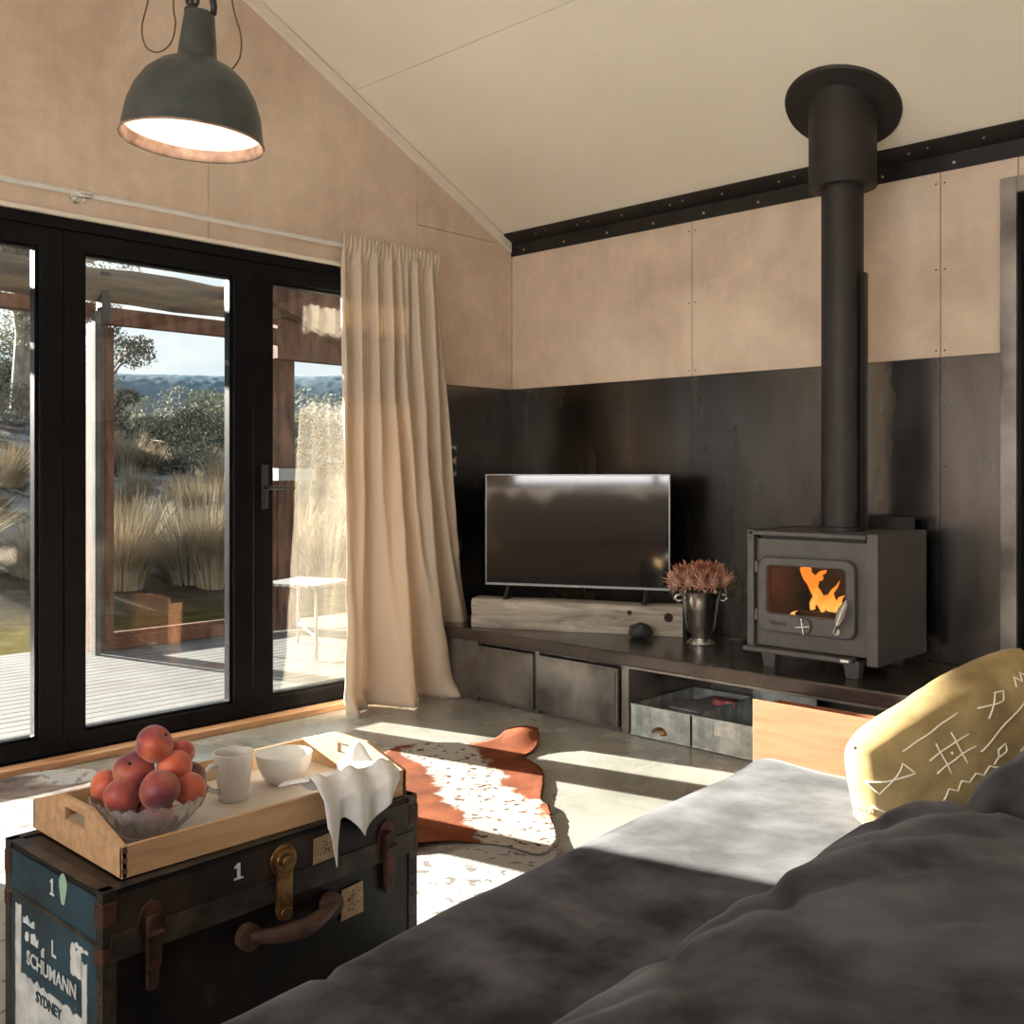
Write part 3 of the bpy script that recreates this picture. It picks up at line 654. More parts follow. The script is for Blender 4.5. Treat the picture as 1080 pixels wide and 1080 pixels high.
cu = thing('curtain', 'long gathered beige linen curtain drawn back at the right end of the glazed doors', 'curtain', (0, 0, 0))
obj('fabric', bm, 'curtain', cu, smooth=True, solid=.003)
# outlet
t = thing('power_outlet', 'upright double power outlet on the black steel beside the curtain', 'power outlet', (.003, -.478, 1.186))
bm = B(); box(bm, 0, .008, -.035, .035, -.08, .08); obj('plate', bm, 'socket', t, bevel=.003)
for dz in (-.038, .038):
    bm = B(); disc(bm, (.008, 0, dz), (1, 0, 0), .027, .006, 20); obj('socket', bm, 'black_satin', t)

# linen bed added at the rear, only to reflect in the television
db = thing('added_daybed', 'added bed with a rumpled beige linen quilt, out of view, for the television reflection', 'added_daybed', (2.1, -6.2, 0))
bm = B(); box(bm, -1.3, 1.3, -.6, .5, .05, .35); obj('base', bm, 'tray_wood', db, bevel=.01)
bm = B(); cushion(bm, 0, -.05, .64, 1.3, .55, .30, 3, (60, 30, 10), lambda q, n: .05*N(q.x*2.4, q.y*3, 2)+.02*N(q.x*7, q.y*5, 1)); obj('quilt', bm, 'curtain', db, smooth=True)

# ================================================================== bench and stored things
bt = thing('tv_bench', 'long low black steel bench with cabinet doors along the back wall', 'bench', (1.33, -.35, 0))
def L(bm, x0, x1, y0, y1, z0, z1, o=(1.33, -.35, 0), mi=0): box(bm, x0-o[0], x1-o[0], y0-o[1], y1-o[1], z0-o[2], z1-o[2], mi)
bm = B(); L(bm, .006, 2.63, -.705, -.006, .296, .352); obj('bench_top', bm, 'bench_top', bt, bevel=.008, seg=3)
bm = B(); L(bm, .01, 1.30, -.655, -.01, .0, .018); L(bm, .01, 1.30, -.655, -.01, .278, .296); L(bm, 1.298, 1.338, -.68, -.02, 0, .296); L(bm, .01, .41, -.675, -.65, 0, .296)
L(bm, .79, .815, -.675, -.64, .0, .296); L(bm, .01, 2.62, -.03, -.01, 0, .296); L(bm, 2.60, 2.63, -.68, -.02, 0, .296); L(bm, 1.3, 2.6, -.69, -.66, .283, .296)
obj('carcass', bm, 'cab_steel', bt, bevel=.002)
for a, b_ in ((.42, .785), (.822, 1.285)):
    bm = B(); L(bm, a, b_, -.690, -.672, .022, .276); L(bm, a+.012, b_-.012, -.694, -.690, .034, .264)
    d = obj('door', bm, 'cab_steel', bt, bevel=.003)
def tin_bin(x0, x1, label, pull, hb):
    t = thing('metal_bin', label, 'bin', ((x0+x1)/2, -.45, 0), 0, None); hw = (x1-x0)/2
    bm = B(); y0, y1, h = -.232, .25, .132
    box(bm, -hw, hw, y0, y0+.003, .002, h); box(bm, -hw, -hw+.003, y0, y1, .002, h); box(bm, hw-.003, hw, y0, y1, .002, h); box(bm, -hw, hw, y1-.003, y1, .002, hb); box(bm, -hw, hw, y0, y1, .002, .006)
    for z in (.006, h): tube(bm, [(-hw, y0, z), (hw, y0, z)], .004, 8)
    for sx in (-1, 1):
        for k in range(5): disc(bm, (sx*(hw-.012), y0, .02+k*.025), (0, -1, 0), .003, .002, 8)
    obj('body', bm, 'galv', t)
    bm = B(); ring_prism(bm, [(-.055, .065), (.055, .065), (.055, .118), (-.055, .118)], [(-.049, .071), (.049, .071), (.049, .112), (-.049, .112)], 'y', y0-.003, y0); obj('label_holder', bm, 'galv', t)
    if not pull:
        bm = B(); box(bm, -.048, .048, y0-.001, y0, .072, .111); o = obj('label_card', bm, 'paint_white', t)
    if pull:
        bm = B()
        def pf(u, v):
            a = PI*u; ph = v*PI/2; return (.034*math.cos(a)*math.cos(ph*.0+ph*.6), y0-.024*math.sin(ph), .030+.028*math.sin(a)*math.cos(ph*.5))
        grid(bm, pf, 14, 6); o = obj('cup_pull', bm, 'brass', t, smooth=True, solid=.002)
    return t
tin_bin(1.350, 1.655, 'open galvanised tin bin with a rusty cup pull under the bench', True, .132)
tin_bin(1.660, 1.965, 'open galvanised tin bin with a blank label card under the bench', False, .20)
for k, (dx, dy, rz, mt_) in enumerate(((0, 0, .2, 'paper'), (.05, .06, -.25, 'paper'))):
    bm = B(); box(bm, -.10, .10, -.13, .13, 0, .006); o = obj('magazine', bm, mt_, bevel=.001); o.location = (1.50+dx, -.45+dy, .098+.012*k); o.rotation_euler = (R(4), R(-3), rz)
    tag(o, ['grey magazine lying lowest in the galvanised bin with the cup pull', 'grey magazine lying on top in the galvanised bin with the cup pull'][k], 'magazine')
bm = B(); cushion(bm, 0, 0, 0, .05, .035, .016, 3, (10, 10, 5), lambda q, n: .006*N(q.x*60, q.y*60, q.z*60)); o = obj('red_packet', bm, 'red_pack', smooth=True); o.location = (1.615, -.36, .125); o.rotation_euler = (0, .1, .5)
tag(o, 'crumpled red packet in the galvanised bins under the bench', 'packet')
for k, z in enumerate(()): pass
# ply crate at the right of the bins
t = thing('plywood_crate', 'sunlit orange plywood crate standing on the floor between the bench and the sofa', 'crate', (2.385, -.925, 0))
bm = B(); box(bm, -.302, .302, .0, .012, .002, .303); obj('front_panel', bm, 'birch', t, bevel=.0015)
bm = B(); box(bm, -.290, .290, .185, .197, .002, .27); obj('back_panel', bm, 'birch', t, bevel=.0015)
for sx in (-.302, .290):
    bm = B(); box(bm, sx, sx+.012, .0125, .197, .002, .27); obj('side_panel', bm, 'birch', t, bevel=.0015)
bm = B(); box(bm, -.289, .289, .0125, .1845, .004, .016); obj('bottom_panel', bm, 'birch', t)

# log under the TV
lg = thing('timber_block', 'weathered squared log lying askew on the bench under the television', 'timber', (.342, -.655, .353), math.atan2(.457, .946))
bm = B()
def logdisp():
    nx, ny, nz_ = 60, 8, 8
    cache = {}
    def V(i, j, l):
        if (i, j, l) not in cache:
            x, y, z = 1.05*i/nx, .14*j/ny, .143*l/nz_
            dy = .005*N(x*3, y*9, z*9)+.0025*N(x*14, y*30, z*30+5); dz = .005*N(x*3+7, y*9, z*9)
            if l == 0: dz = .003*abs(dz)*10*.3
            cr = .012 if (j in (0, ny) and l in (0, nz_)) else 0
            yy = y+dy+(cr*.4 if j == 0 else -cr*.4); zz = max(.0, z+dz+(0 if l == 0 else (-cr*.6 if l == nz_ else 0)))
            cache[(i, j, l)] = bm.verts.new((x+(.006*N(y*20, z*20, i) if i in (0, nx) else 0), yy, zz))
        return cache[(i, j, l)]
    for i in range(nx):
        for j in range(ny):
            for l in (0, nz_): bm.faces.new((V(i, j, l), V(i+1, j, l), V(i+1, j+1, l), V(i, j+1, l)))
        for l in range(nz_):
            for j in (0, ny): bm.faces.new((V(i, j, l), V(i+1, j, l), V(i+1, j, l+1), V(i, j, l+1)))
    for j in range(ny):
        for l in range(nz_):
            for i in (0, nx): bm.faces.new((V(i, j, l), V(i, j+1, l), V(i, j+1, l+1), V(i, j, l+1)))
logdisp(); obj('body', bm, 'log', lg, smooth=50)
bm = B(); disc(bm, (.80, .004, .105), (0, -1, 0), .012, .007, 14); o = obj('knot_hole', bm, 'char', lg); bm = B(); disc(bm, (.985, .004, .09), (0, -1, 0), .022, .006, 12); obj('knot_hole', bm, 'char', lg)
# television
tv = thing('television', 'flat black television standing on the weathered log', 'television', (.372, -.583, .497), math.atan2(.457, .946))
bm = B(); box(bm, 0, .925, .0, .022, .066, .618); box(bm, .15, .78, .022, .05, .10, .42); obj('housing', bm, 'tv_back', tv, bevel=.004)
bm = B(); box(bm, .006, .919, -.0015, .0, .078, .612); obj('screen', bm, 'tv_screen', tv)
bm = B(); ring_prism(bm, [(0, .066), (.925, .066), (.925, .618), (0, .618)], [(.005, .077), (.92, .077), (.92, .613), (.005, .613)], 'y', -.003, .0); obj('bezel', bm, 'tv_bezel', tv)
bm = B(); box(bm, .44, .48, -.004, -.002, .068, .074); obj('badge', bm, 'chrome', tv)
for xx in (.11, .80):
    bm = B(); prism(bm, [(-.060, 0), (-.060, .004), (.0, .066), (.018, .066), (.06, .004), (.06, 0)], 'x', xx, xx+.018); obj('foot', bm, 'tv_back', tv, bevel=.001)
# rock
o = rock_mesh('lump_of_rock', 4.2, .054, 'rock'); o.location = (1.15, -.345, .386); tag(o, 'dark rough lump of rock on the bench in front of the log', 'rock')
# bucket with proteas
bx, by = 1.455, -.300
t = thing('champagne_bucket', 'silver footed champagne bucket with two handles on the bench', 'bucket', (bx, by, .353))
bm = B(); lathe(bm, [(0, 0), (.062, 0), (.064, .008), (.052, .020), (.040, .028), (.040, .040), (.056, .058), (.066, .09), (.080, .20), (.088, .232), (.090, .238), (.084, .238), (.076, .20), (.062, .09), (.05, .062), (0, .058)], 40); obj('body', bm, 'silver', t, smooth=50)
for s in (-1, 1):
    ax = Vector((.725*s, .688*s, 0)); bm = B()
    pts = [ax*.082+Vector((0, 0, .20)), ax*.105+Vector((0, 0, .193)), ax*.118+Vector((0, 0, .207)), ax*.108+Vector((0, 0, .222)), ax*.088+Vector((0, 0, .222))]
    tube(bm, pts, [.006, .007, .008, .007, .006], 10); obj('handle', bm, 'silver', t, smooth=True)
def protea(bm, c, axis, r, rnd, n=110):
    axis = Vector(axis).normalized(); u, v = frame_axes(axis); c = Vector(c)
    for i in range(n):
        f = i/n; a = i*2.39996; tilt = .10+2.0*f**.75; d = (axis*math.cos(tilt)+(u*math.cos(a)+v*math.sin(a))*math.sin(tilt)).normalized()
        side = d.cross(axis); side = side.normalized() if side.length > 1e-3 else u
        ln = r*rnd.uniform(.75, 1.25)*(1 if f < .6 else 1.15); w_ = r*rnd.uniform(.05, .11); jit = Vector((rnd.uniform(-1, 1), rnd.uniform(-1, 1), rnd.uniform(-1, 1)))*r*.18; cur = axis*r*.18*math.sin(f*3)
        p0 = c+d*r*.25; p1 = c+d*ln*.65+jit*.4; p2 = c+d*ln*.95+jit+cur; p3 = c+d*ln*1.2+cur*1.8+jit*1.5
        bm.faces.new([bm.verts.new(p0), bm.verts.new(p1+side*w_), bm.verts.new(p2+side*w_*.8), bm.verts.new(p3), bm.verts.new(p2-side*w_*.8), bm.verts.new(p1-side*w_)])
    bmesh.ops.create_icosphere(bm, subdivisions=2, radius=r*.55, matrix=Matrix.Translation(c))
rnd = random.Random(9)
heads = [(-.10, -.02, .28, -.7), (-.055, -.045, .285, -.3), (-.01, -.05, .28, 0), (.04, -.045, .275, .3), (.09, -.01, .28, .8), (-.08, .02, .305, -.5), (-.02, .0, .318, 0), (.03, .01, .322, .15), (.065, .0, .31, .45), (-.05, .05, .32, -.3), (.01, .06, .325, .1), (.07, .05, .318, .5)]
hl = ['leftmost dried protea head leaning out of the silver bucket', 'dried protea head low at the left front of the bucket', 'dried protea head low at the middle front of the bucket', 'dried protea head low at the right front of the bucket', 'rightmost dried protea head nearest the stove', 'dried protea head in the middle row, left', 'dried protea head at the very middle of the bunch', 'dried protea head in the middle row just right of centre', 'dried protea head in the middle row, right', 'dried protea head at the back left of the bunch', 'topmost dried protea head at the back of the bunch', 'dried protea head at the back right of the bunch']
for (lx, ly, z, tl_), lb in zip(heads, hl):
    px = bx+.725*lx-.6887*(-ly)*-1*-1; py = by+.688*lx+.725*ly
    lx *= 1.12; px = bx+.725*lx-.6887*ly; py = by+.688*lx+.725*ly; r_ = rnd.uniform(.036, .046)
    ax = Vector((.725*tl_+.5*-ly*6*.5, .688*tl_-.3, 1.0)); th = thing('dried_protea', lb, 'flower', (px, py, .353+z), 0, 'dried proteas in the bucket')
    bm = B(); protea(bm, (0, 0, 0), ax, r_, rnd); obj('flower_head', bm, ['petal', 'petal2'][rnd.random() > .6], th, recalc=False)
    bm = B(); tube(bm, [(0, 0, -.01), ((bx-px)*.5, (by-py)*.5, -.12), ((bx-px)*.9, (by-py)*.9, -z+.07)], .003, 6); obj('stem', bm, 'stem', th)

# ================================================================== stove
SX, SY, SZ = 2.123, -.34, .352
st = thing('wood_stove', 'grey-black freestanding wood stove burning on the bench', 'wood stove', (SX, SY, SZ))
def S(bm, x0, x1, y0, y1, z0, z1, mi=0): box(bm, x0-SX, x1-SX, y0-SY, y1-SY, z0-SZ, z1-SZ, mi)
bm = B(); S(bm, 1.885, 2.352, -.545, -.13, .435, .455); S(bm, 1.885, 2.352, -.15, -.13, .435, .875); S(bm, 1.885, 1.897, -.545, -.13, .435, .875); S(bm, 2.335, 2.347, -.545, -.13, .435, .875)
S(bm, 1.885, 2.352, -.545, -.13, .79, .875); obj('firebox', bm, 'stove_dark', st)
bm = B(); ring_prism(bm, [(1.885-SX, .435-SZ), (2.347-SX, .435-SZ), (2.347-SX, .862-SZ), (1.885-SX, .862-SZ)], [(1.93-SX, .52-SZ), (2.29-SX, .52-SZ), (2.29-SX, .765-SZ), (1.93-SX, .765-SZ)], 'y', -.555-SY, -.545-SY); obj('front_plate', bm, 'stove', st, bevel=.002)
bm = B(); S(bm, 1.86, 2.348, -.575, -.12, .876, .892); obj('top_plate', bm, 'stove', st, bevel=.003)
for a, b_ in ((1.852, 1.882), (2.352, 2.395)):
    bm = B(); S(bm, a, b_, -.575, -.12, .408 if a > 2 else .43, .897); obj('side_panel', bm, 'stove', st, bevel=.004)
bm = B(); S(bm, 1.846, 2.305, -.600, -.55, .412, .431); obj('ledge', bm, 'stove', st, bevel=.004)
bm = B(); S(bm, 2.262, 2.295, -.6015, -.600, .417, .427); obj('badge', bm, 'chrome', st)
for (x, y) in ((1.945, -.545), (2.29, -.545), (1.945, -.16), (2.29, -.16)):
    bm = B()
    for z, w_ in ((.352, .024), (.42, .034)):
        for a, b_ in ((-1, -1), (1, -1), (1, 1), (-1, 1)): bm.verts.new((x-SX+a*w_, y-SY+b_*w_*.8, z-SZ))
    bm.verts.ensure_lookup_table(); v = bm.verts
    for f in ((0, 1, 2, 3), (4, 5, 6, 7), (0, 1, 5, 4), (1, 2, 6, 5), (2, 3, 7, 6), (3, 0, 4, 7)): bm.faces.new([v[i] for i in f])
    obj('leg', bm, 'stove', st, bevel=.003)
bm = B(); out = rrect(1.907-SX, 2.310-SX, .497-SZ, .790-SZ, .035, 6)
out = [(a, b_+(.012*(1-((a-.0)/.2)**2) if b_ > .3 else 0)) for a, b_ in out]
inn = rrect(1.943-SX, 2.273-SX, .570-SZ, .758-SZ, .018, 6); inn = [(a, b_+(.008*(1-((a)/.17)**2) if b_ > .36 else 0)) for a, b_ in inn]
ring_prism(bm, out, inn, 'y', -.585-SY, -.555-SY); dr = obj('door', bm, 'stove', st, bevel=.007, seg=3, smooth=40)
bm = B(); prism(bm, rrect(1.94-SX, 2.276-SX, .567-SZ, .766-SZ, .015, 4), 'y', -.566-SY, -.562-SY); obj('glass', bm, 'glass', dr)
bm = B(); disc(bm, (2.108-SX, -.585-SY, .532-SZ), (0, -1, 0), .032, .012, 28); kb = obj('air_control', bm, 'stove', dr, bevel=.003)
bm = B()
for a in (R(8), R(100)):
    d = Vector((math.cos(a), 0, math.sin(a)))*.030; c0 = Vector((2.108-SX, -.601-SY, .532-SZ)); tube(bm, [c0-d, c0+d], .0032, 8)
obj('spinner_bar', bm, 'chrome', kb)
bm = B(); disc(bm, (2.245-SX, -.585-SY, .528-SZ), (0, -1, 0), .014, .014, 16); tube(bm, [(2.238-SX, -.600-SY, .522-SZ), (2.256-SX, -.612-SY, .56-SZ)], .007); tube(bm, [(2.256-SX, -.612-SY, .56-SZ), (2.307-SX, -.645-SY, .648-SZ), (2.312-SX, -.648-SY, .658-SZ)], .005)
hd = obj('handle', bm, 'chrome', dr, smooth=40)
bm = B(); a0 = Vector((2.254-SX, -.611-SY, .556-SZ)); a1 = Vector((2.307-SX, -.645-SY, .648-SZ)); pts = []; u, v = frame_axes(a1-a0)
for k in range(16*9+1):
    t_ = k/(16*9); rr = .006+.0105*math.sin(PI*min(1, t_*1.02)); a = 2*PI*t_*16; pts.append(a0.lerp(a1, t_)+(u*math.cos(a)+v*math.sin(a))*rr)
tube(bm, pts, .0026, 6); obj('spring_grip', bm, 'chrome', hd, smooth=True)
for z in (.56, .75):
    bm = B(); tube(bm, [(1.896-SX, -.572-SY, z-.022-SZ), (1.896-SX, -.572-SY, z+.022-SZ)], .010, 12); obj('hinge', bm, 'stove', dr, smooth=40)
# faint cast script on the door
text_mesh('lettering', 'Nectre', .024, 'stove_dark', dr, basis((1, 0, 0), (0, 0, 1), (1.995-SX, -.5855-SY, .535-SZ)))
# fire
bm = B(); S(bm, 1.90, 2.33, -.50, -.17, .457, .475); obj('ember_bed', bm, 'firebrick', st)
bm = B(); S(bm, 1.899, 1.92, -.53, -.155, .47, .78); S(bm, 2.31, 2.333, -.53, -.155, .47, .78); S(bm, 1.9, 2.33, -.19, -.155, .47, .78); obj('firebrick', bm, 'firebrick', st)
for (p0, p1, r_) in (((2.02, -.45, .548), (2.26, -.43, .552), .026), ((2.02, -.33, .52), (2.28, -.30, .53), .035), ((2.00, -.42, .505), (2.25, -.45, .505), .034)):
    bm = B(); n_ = 14; P = [Vector(p0).lerp(Vector(p1), k/n_)-Vector((SX, SY, SZ)) for k in range(n_+1)]; tube(bm, P, [r_*(1+.1*math.sin(k*1.9)) for k in range(n_+1)], 12); obj('burning_log', bm, 'char', st, smooth=50)
def flame(bm, c, h, r, lean, seed):
    n_ = 12; pts = []; rs = []
    for k in range(n_+1):
        t_ = k/n_; pts.append((c[0]+lean*t_**1.4*h+.22*h*math.sin(seed+4*t_)*t_, c[1]+.02*math.sin(seed*2+3*t_), c[2]+h*t_)); rs.append(max(.0008, r*(math.sin(PI*min(1, .22+.78*t_))**.8)*(1-.15*math.sin(seed+7*t_))))
    tube(bm, pts, rs, 10)
fl = [((2.085, -.42, .575), .13, .019, -.10, 1.0), ((2.055, -.42, .655), .085, .022, -.25, .8), ((2.035, -.42, .72), .040, .014, -.9, .2), ((2.085, -.42, .70), .045, .014, .7, 4.4), ((2.11, -.42, .575), .075, .014, .3, 2.2), ((2.125, -.42, .575), .120, .011, .25, 3.1), ((2.150, -.41, .565), .085, .018, .05, 1.7), ((2.175, -.41, .565), .075, .016, .0, 2.4), ((2.065, -.41, .575), .07, .014, -.3, 5.4), ((1.985, -.43, .52), .050, .009, .2, 2.0), ((1.97, -.43, .52), .035, .007, .1, 4.0)]
bm = B()
for f in fl: flame(bm, (f[0][0]-SX, f[0][1]-SY, f[0][2]-SZ), *f[1:])
for v in bm.verts: v.co += Vector((.010*N(v.co.x, v.co.y, v.co.z, 25), 0, .010*N(v.co.x+3, v.co.y, v.co.z, 25)))
fo = obj('flames', bm, 'flame', st, smooth=True)
pl_ = bpy.data.lights.new('fire_light', 'POINT'); pl_.energy = .5; pl_.color = (1, .38, .12); pl_.shadow_soft_size = .05
po = bpy.data.objects.new('fire_light', pl_); C.objects.link(po); po.location = (2.08, -.46, .70)
# rear guard plate, pan
bm = B(); S(bm, 1.90, 2.345, -.118, -.112, .80, .945); obj('rear_shield', bm, 'stove_dark', st, bevel=.002)
# flue
fl_ = thing('stove_flue', 'tall matt black flue pipe rising from the stove to the ceiling', 'flue', (2.143, -.335, .893))
bm = B(); lathe(bm, [(0, 0), (.090, 0), (.090, .014), (.0815, .018), (.0815, 1.72), (0, 1.72)], 40); obj('pipe', bm, 'flue', fl_, smooth=40)
bm = B(); ztop = lambda x, y: 2.42-.5*(y-.335)-.893
n_ = 44; Rr = .131
lo = [bm.verts.new((Rr*math.cos(2*PI*k/n_), Rr*math.sin(2*PI*k/n_), 1.368)) for k in range(n_)]; hi = [bm.verts.new((v.co.x, v.co.y, ztop(0, v.co.y)-.002)) for v in lo]; il = [bm.verts.new((v.co.x*.64, v.co.y*.64, 1.368)) for v in lo]
for k in range(n_):
    j = (k+1) % n_; bm.faces.new((lo[k], lo[j], hi[j], hi[k])); bm.faces.new((lo[k], lo[j], il[j], il[k]))
obj('sleeve', bm, 'flue', fl_, smooth=40)
bm = B(); n_ = 56; 
def cz(x, y): return 2.42-.5*(y-.335)-.893
ringv = [[bm.verts.new((r_*math.cos(2*PI*k/n_), .90*r_*math.sin(2*PI*k/n_), cz(0, .90*r_*math.sin(2*PI*k/n_))-dz)) for k in range(n_)] for r_, dz in ((.13, .016), (.225, .012), (.229, .001), (.13, .001))]
for a, b_ in zip(ringv, ringv[1:]):
    for k in range(n_): j = (k+1) % n_; bm.faces.new((a[k], a[j], b_[j], b_[k]))
obj('ceiling_flange', bm, 'flue', fl_, smooth=40)
bm = B(); pts = []
for k in range(13): a = R(-20)+R(150)*k/12; pts.append((.098*math.cos(a), .098*math.sin(a)))
prism(bm, pts+[(x*.97, y*.97) for x, y in pts[::-1]], 'z', .01, 1.02); obj('heat_shield', bm, 'black_satin', fl_)

# ================================================================== pendant lamp
pd = thing('pendant_lamp', 'dark green enamel factory pendant lamp hanging from the ceiling', 'pendant lamp', (1.64, -2.9, 1.963))
tilt = bpy.data.objects.new('lamp_shade', None)
prof = [(.177, 0), (.1775, .004), (.174, .012), (.172, .030), (.165, .075), (.150, .118), (.126, .157), (.095, .185), (.068, .199), (.052, .206), (.049, .212), (.046, .245), (.038, .318), (.034, .326), (0, .328)]
inner = [(0, .170), (.09, .168), (.124, .148), (.147, .113), (.161, .073), (.168, .030)]
bm = B(); lathe(bm, prof, 56); sh = obj('lamp_shade', bm, 'shade_green', pd, smooth=45)
bm = B(); lathe(bm, inner, 56); o = obj('inner_shade', bm, 'shade_inner', sh, smooth=True)
bm = B(); lathe(bm, [(.168, .030), (.170, .012), (.172, .002), (.177, -.002), (.1785, .003)], 56); o = obj('rim', bm, 'shade_rim', sh, smooth=True)
for q in (sh,): q.rotation_euler = (0, 0, 0)
q = Matrix.Rotation(R(3.2), 4, Vector((-.689, .725, 0))); sh.matrix_local = q
bm = B(); lathe(bm, [(0, .095), (.014, .097), (.024, .110), (.026, .12), (.018, .14), (.014, .15), (.014, .168)], 20); bo = obj('bulb', bm, 'bulb', sh, smooth=True)
bl = bpy.data.lights.new('bulb_light', 'POINT'); bl.energy = 1.9; bl.color = (1, .80, .68); bl.shadow_soft_size = .04
blo = bpy.data.objects.new('bulb_light', bl); C.objects.link(blo); blo.location = (1.64, -2.9, 2.03)
def camxy(lx): return (.725*lx, .688*lx)
def cord(pts, r_=.0022, nm='cord', mt_='stem'):
    P = []
    pv = [Vector((*camxy(a), z)) for a, z in pts]
    for i in range(len(pv)-1):
        p0 = pv[max(0, i-1)]; p1 = pv[i]; p2 = pv[i+1]; p3 = pv[min(len(pv)-1, i+2)]
        for k in range(8):
            t_ = k/8; P.append(.5*((2*p1)+(-p0+p2)*t_+(2*p0-5*p1+4*p2-p3)*t_*t_+(-p0+3*p1-3*p2+p3)*t_**3))
    P.append(pv[-1]); bm = B(); tube(bm, P, r_, 7); return obj(nm, bm, mt_, pd, smooth=True)
cord([(-.02, 1.88), (-.05, 1.0), (-.085, .5), (-.112, .36), (-.128, .29), (-.118, .242), (-.088, .227), (-.055, .25), (-.043, .30), (-.048, .36), (-.03, .55), (0, .8)])
cord([(.02, 1.88), (.06, 1.1), (.085, .55), (.100, .36), (.122, .27), (.120, .215), (.098, .182), (.085, .175)])
cord([(.02, .9), (.04, .45), (.052, .36), (.054, .33), (.050, .29), (.045, .27)], .0026, 'cord', 'black_satin')
bm = B(); z = .372
for k in range(42):
    pts = []
    for j in range(12):
        a = 2*PI*j/12; p = Vector((.009*math.cos(a), 0, .019*math.sin(a)));
        if k % 2: p = Vector((0, .009*math.cos(a), .019*math.sin(a)))
        pts.append(p+Vector((0, 0, z)))
    tube(bm, pts, .003, 6, closed=True); z += .032
    if z > 1.9: break
obj('chain', bm, 'black_satin', pd, smooth=True)
bm = B(); lathe(bm, [(0, .325), (.020, .328), (.020, .336), (.010, .340), (.010, .35), (0, .352)], 20); tube(bm, [(.012*math.cos(a)*.8, .012*math.cos(a)*.8, .357+.014*math.sin(a)) for a in [2*PI*j/16 for j in range(16)]], .005, 8, closed=True)
obj('hook', bm, 'black_satin', pd, smooth=40)
bm = B(); tube(bm, [(*camxy(.004), .366), (*camxy(.03), .378), (*camxy(.05), .370), (*camxy(.054), .345), (*camxy(.054), .322)], [.009, .010, .010, .009, .007], 10); obj('cable_gland', bm, 'black_satin', pd, smooth=True)
bm = B(); lathe(bm, [(0, 1.87), (.05, 1.87), (.05, 1.90), (0, 1.903)], 20); obj('ceiling_rose', bm, 'black_satin', pd, smooth=40)

# ================================================================== rugs
def hide(name, outline, mt_, label, base, curl, seed, rings=26, hpar=.02):
    cx = sum(p[0] for p in outline)/len(outline); cy = sum(p[1] for p in outline)/len(outline)
    n_ = len(outline); dense = []
    for i in range(n_):
        p0, p1, p2, p3 = [Vector(outline[(i+k) % n_]) for k in (-1, 0, 1, 2)]
        for k in range(8):
            t_ = k/8; dense.append(.5*((2*p1)+(-p0+p2)*t_+(2*p0-5*p1+4*p2-p3)*t_*t_+(-p0+3*p1-3*p2+p3)*t_**3))
    for i, p in enumerate(dense):
        d = (p-Vector((cx, cy))); p += d.normalized()*.012*N(i*.9, seed, 0)
    bm = B(); top = []
    for r_ in range(1, rings+1):
        f = (r_/rings)**.8; row = []
        for i, p in enumerate(dense):
            x = cx+(p.x-cx)*f; y = cy+(p.y-cy)*f
            wav = hpar*(.5+.5*N(x*2.6+seed, y*2.6, 0))*sstep(.2, .9, f)+curl*sstep(.82, 1, f)*(max(0, N(i*.06, seed, 4)+.15))
            row.append(bm.verts.new((x-cx, y-cy, (base if curl > .02 else .0055+.011*sstep(-1.83, -2.03, y))+wav+(.05*math.exp(-((x-1.10)**2+(y+1.07)**2)/.012) if curl < .02 else 0))))
        top.append(row)
    c = bm.verts.new((0, 0, sum(v.co.z for v in top[0])/len(top[0]))); m = len(dense)
    for i in range(m): bm.faces.new((c, top[0][i], top[0][(i+1) % m]))
    for a, b_ in zip(top, top[1:]):
        for i in range(m): bm.faces.new((a[i], a[(i+1) % m], b_[(i+1) % m], b_[i]))
    o = obj(name, bm, mt_, smooth=True, solid=.004); o.location = (cx, cy, 0); tag(o, label, 'rug'); return o
hide('cowhide_rug', [(.10, -2.80), (.10, -2.62), (.22, -2.52), (.40, -2.58), (.62, -2.72), (.95, -2.62), (1.2, -2.35), (1.45, -2.2), (1.72, -2.02), (2.05, -1.93), (2.35, -2.1), (2.58, -2.4), (2.66, -3.0), (2.6, -3.8), (2.1, -4.25), (1.2, -4.1), (.7, -3.75), (.35, -3.35), (.3, -3.0)], 'hide_white', 'white and grey speckled cowhide rug spread under the old trunk', .0025, .03, 2.0, 26, .010)
HIDE1 = [(.84, -1.62), (.80, -1.50), (.88, -1.36), (1.00, -1.27), (1.03, -1.16), (.99, -1.06), (1.03, -1.00), (1.10, -1.01), (1.19, -1.09), (1.24, -1.18), (1.25, -1.28), (1.33, -1.30), (1.45, -1.36), (1.58, -1.50), (1.68, -1.62), (1.74, -1.65), (1.84, -1.75), (1.90, -1.80), (1.99, -1.90), (2.02, -2.01), (1.90, -2.03), (1.78, -2.10), (1.70, -2.22), (1.60, -2.34), (1.40, -2.34), (1.20, -2.20), (1.08, -1.98), (.96, -1.80)]
hcx = sum(p[0] for p in HIDE1)/len(HIDE1); hcy = sum(p[1] for p in HIDE1)/len(HIDE1)
m, nt, b = new_mat('brown_cowhide_white_back'); v = coords(nt)
dt = nt.nodes.new('ShaderNodeVectorMath'); dt.operation = 'DOT_PRODUCT'; dt.inputs[1].default_value = (.5, .87, 0); nt.links.new(v, dt.inputs[0])
off = (hcx-1.45)*.5+(hcy+1.75)*.87-.05
def mth(op, a, b_, c_=None):
    k = nt.nodes.new('ShaderNodeMath'); k.operation = op
    for i, q in enumerate((a, b_, c_)):
        if q is None: continue
        if isinstance(q, (int, float)): k.inputs[i].default_value = q
        else: nt.links.new(q, k.inputs[i])
    return k.outputs[0]
ac = mth('ABSOLUTE', mth('ADD', dt.outputs['Value'], off), 0)
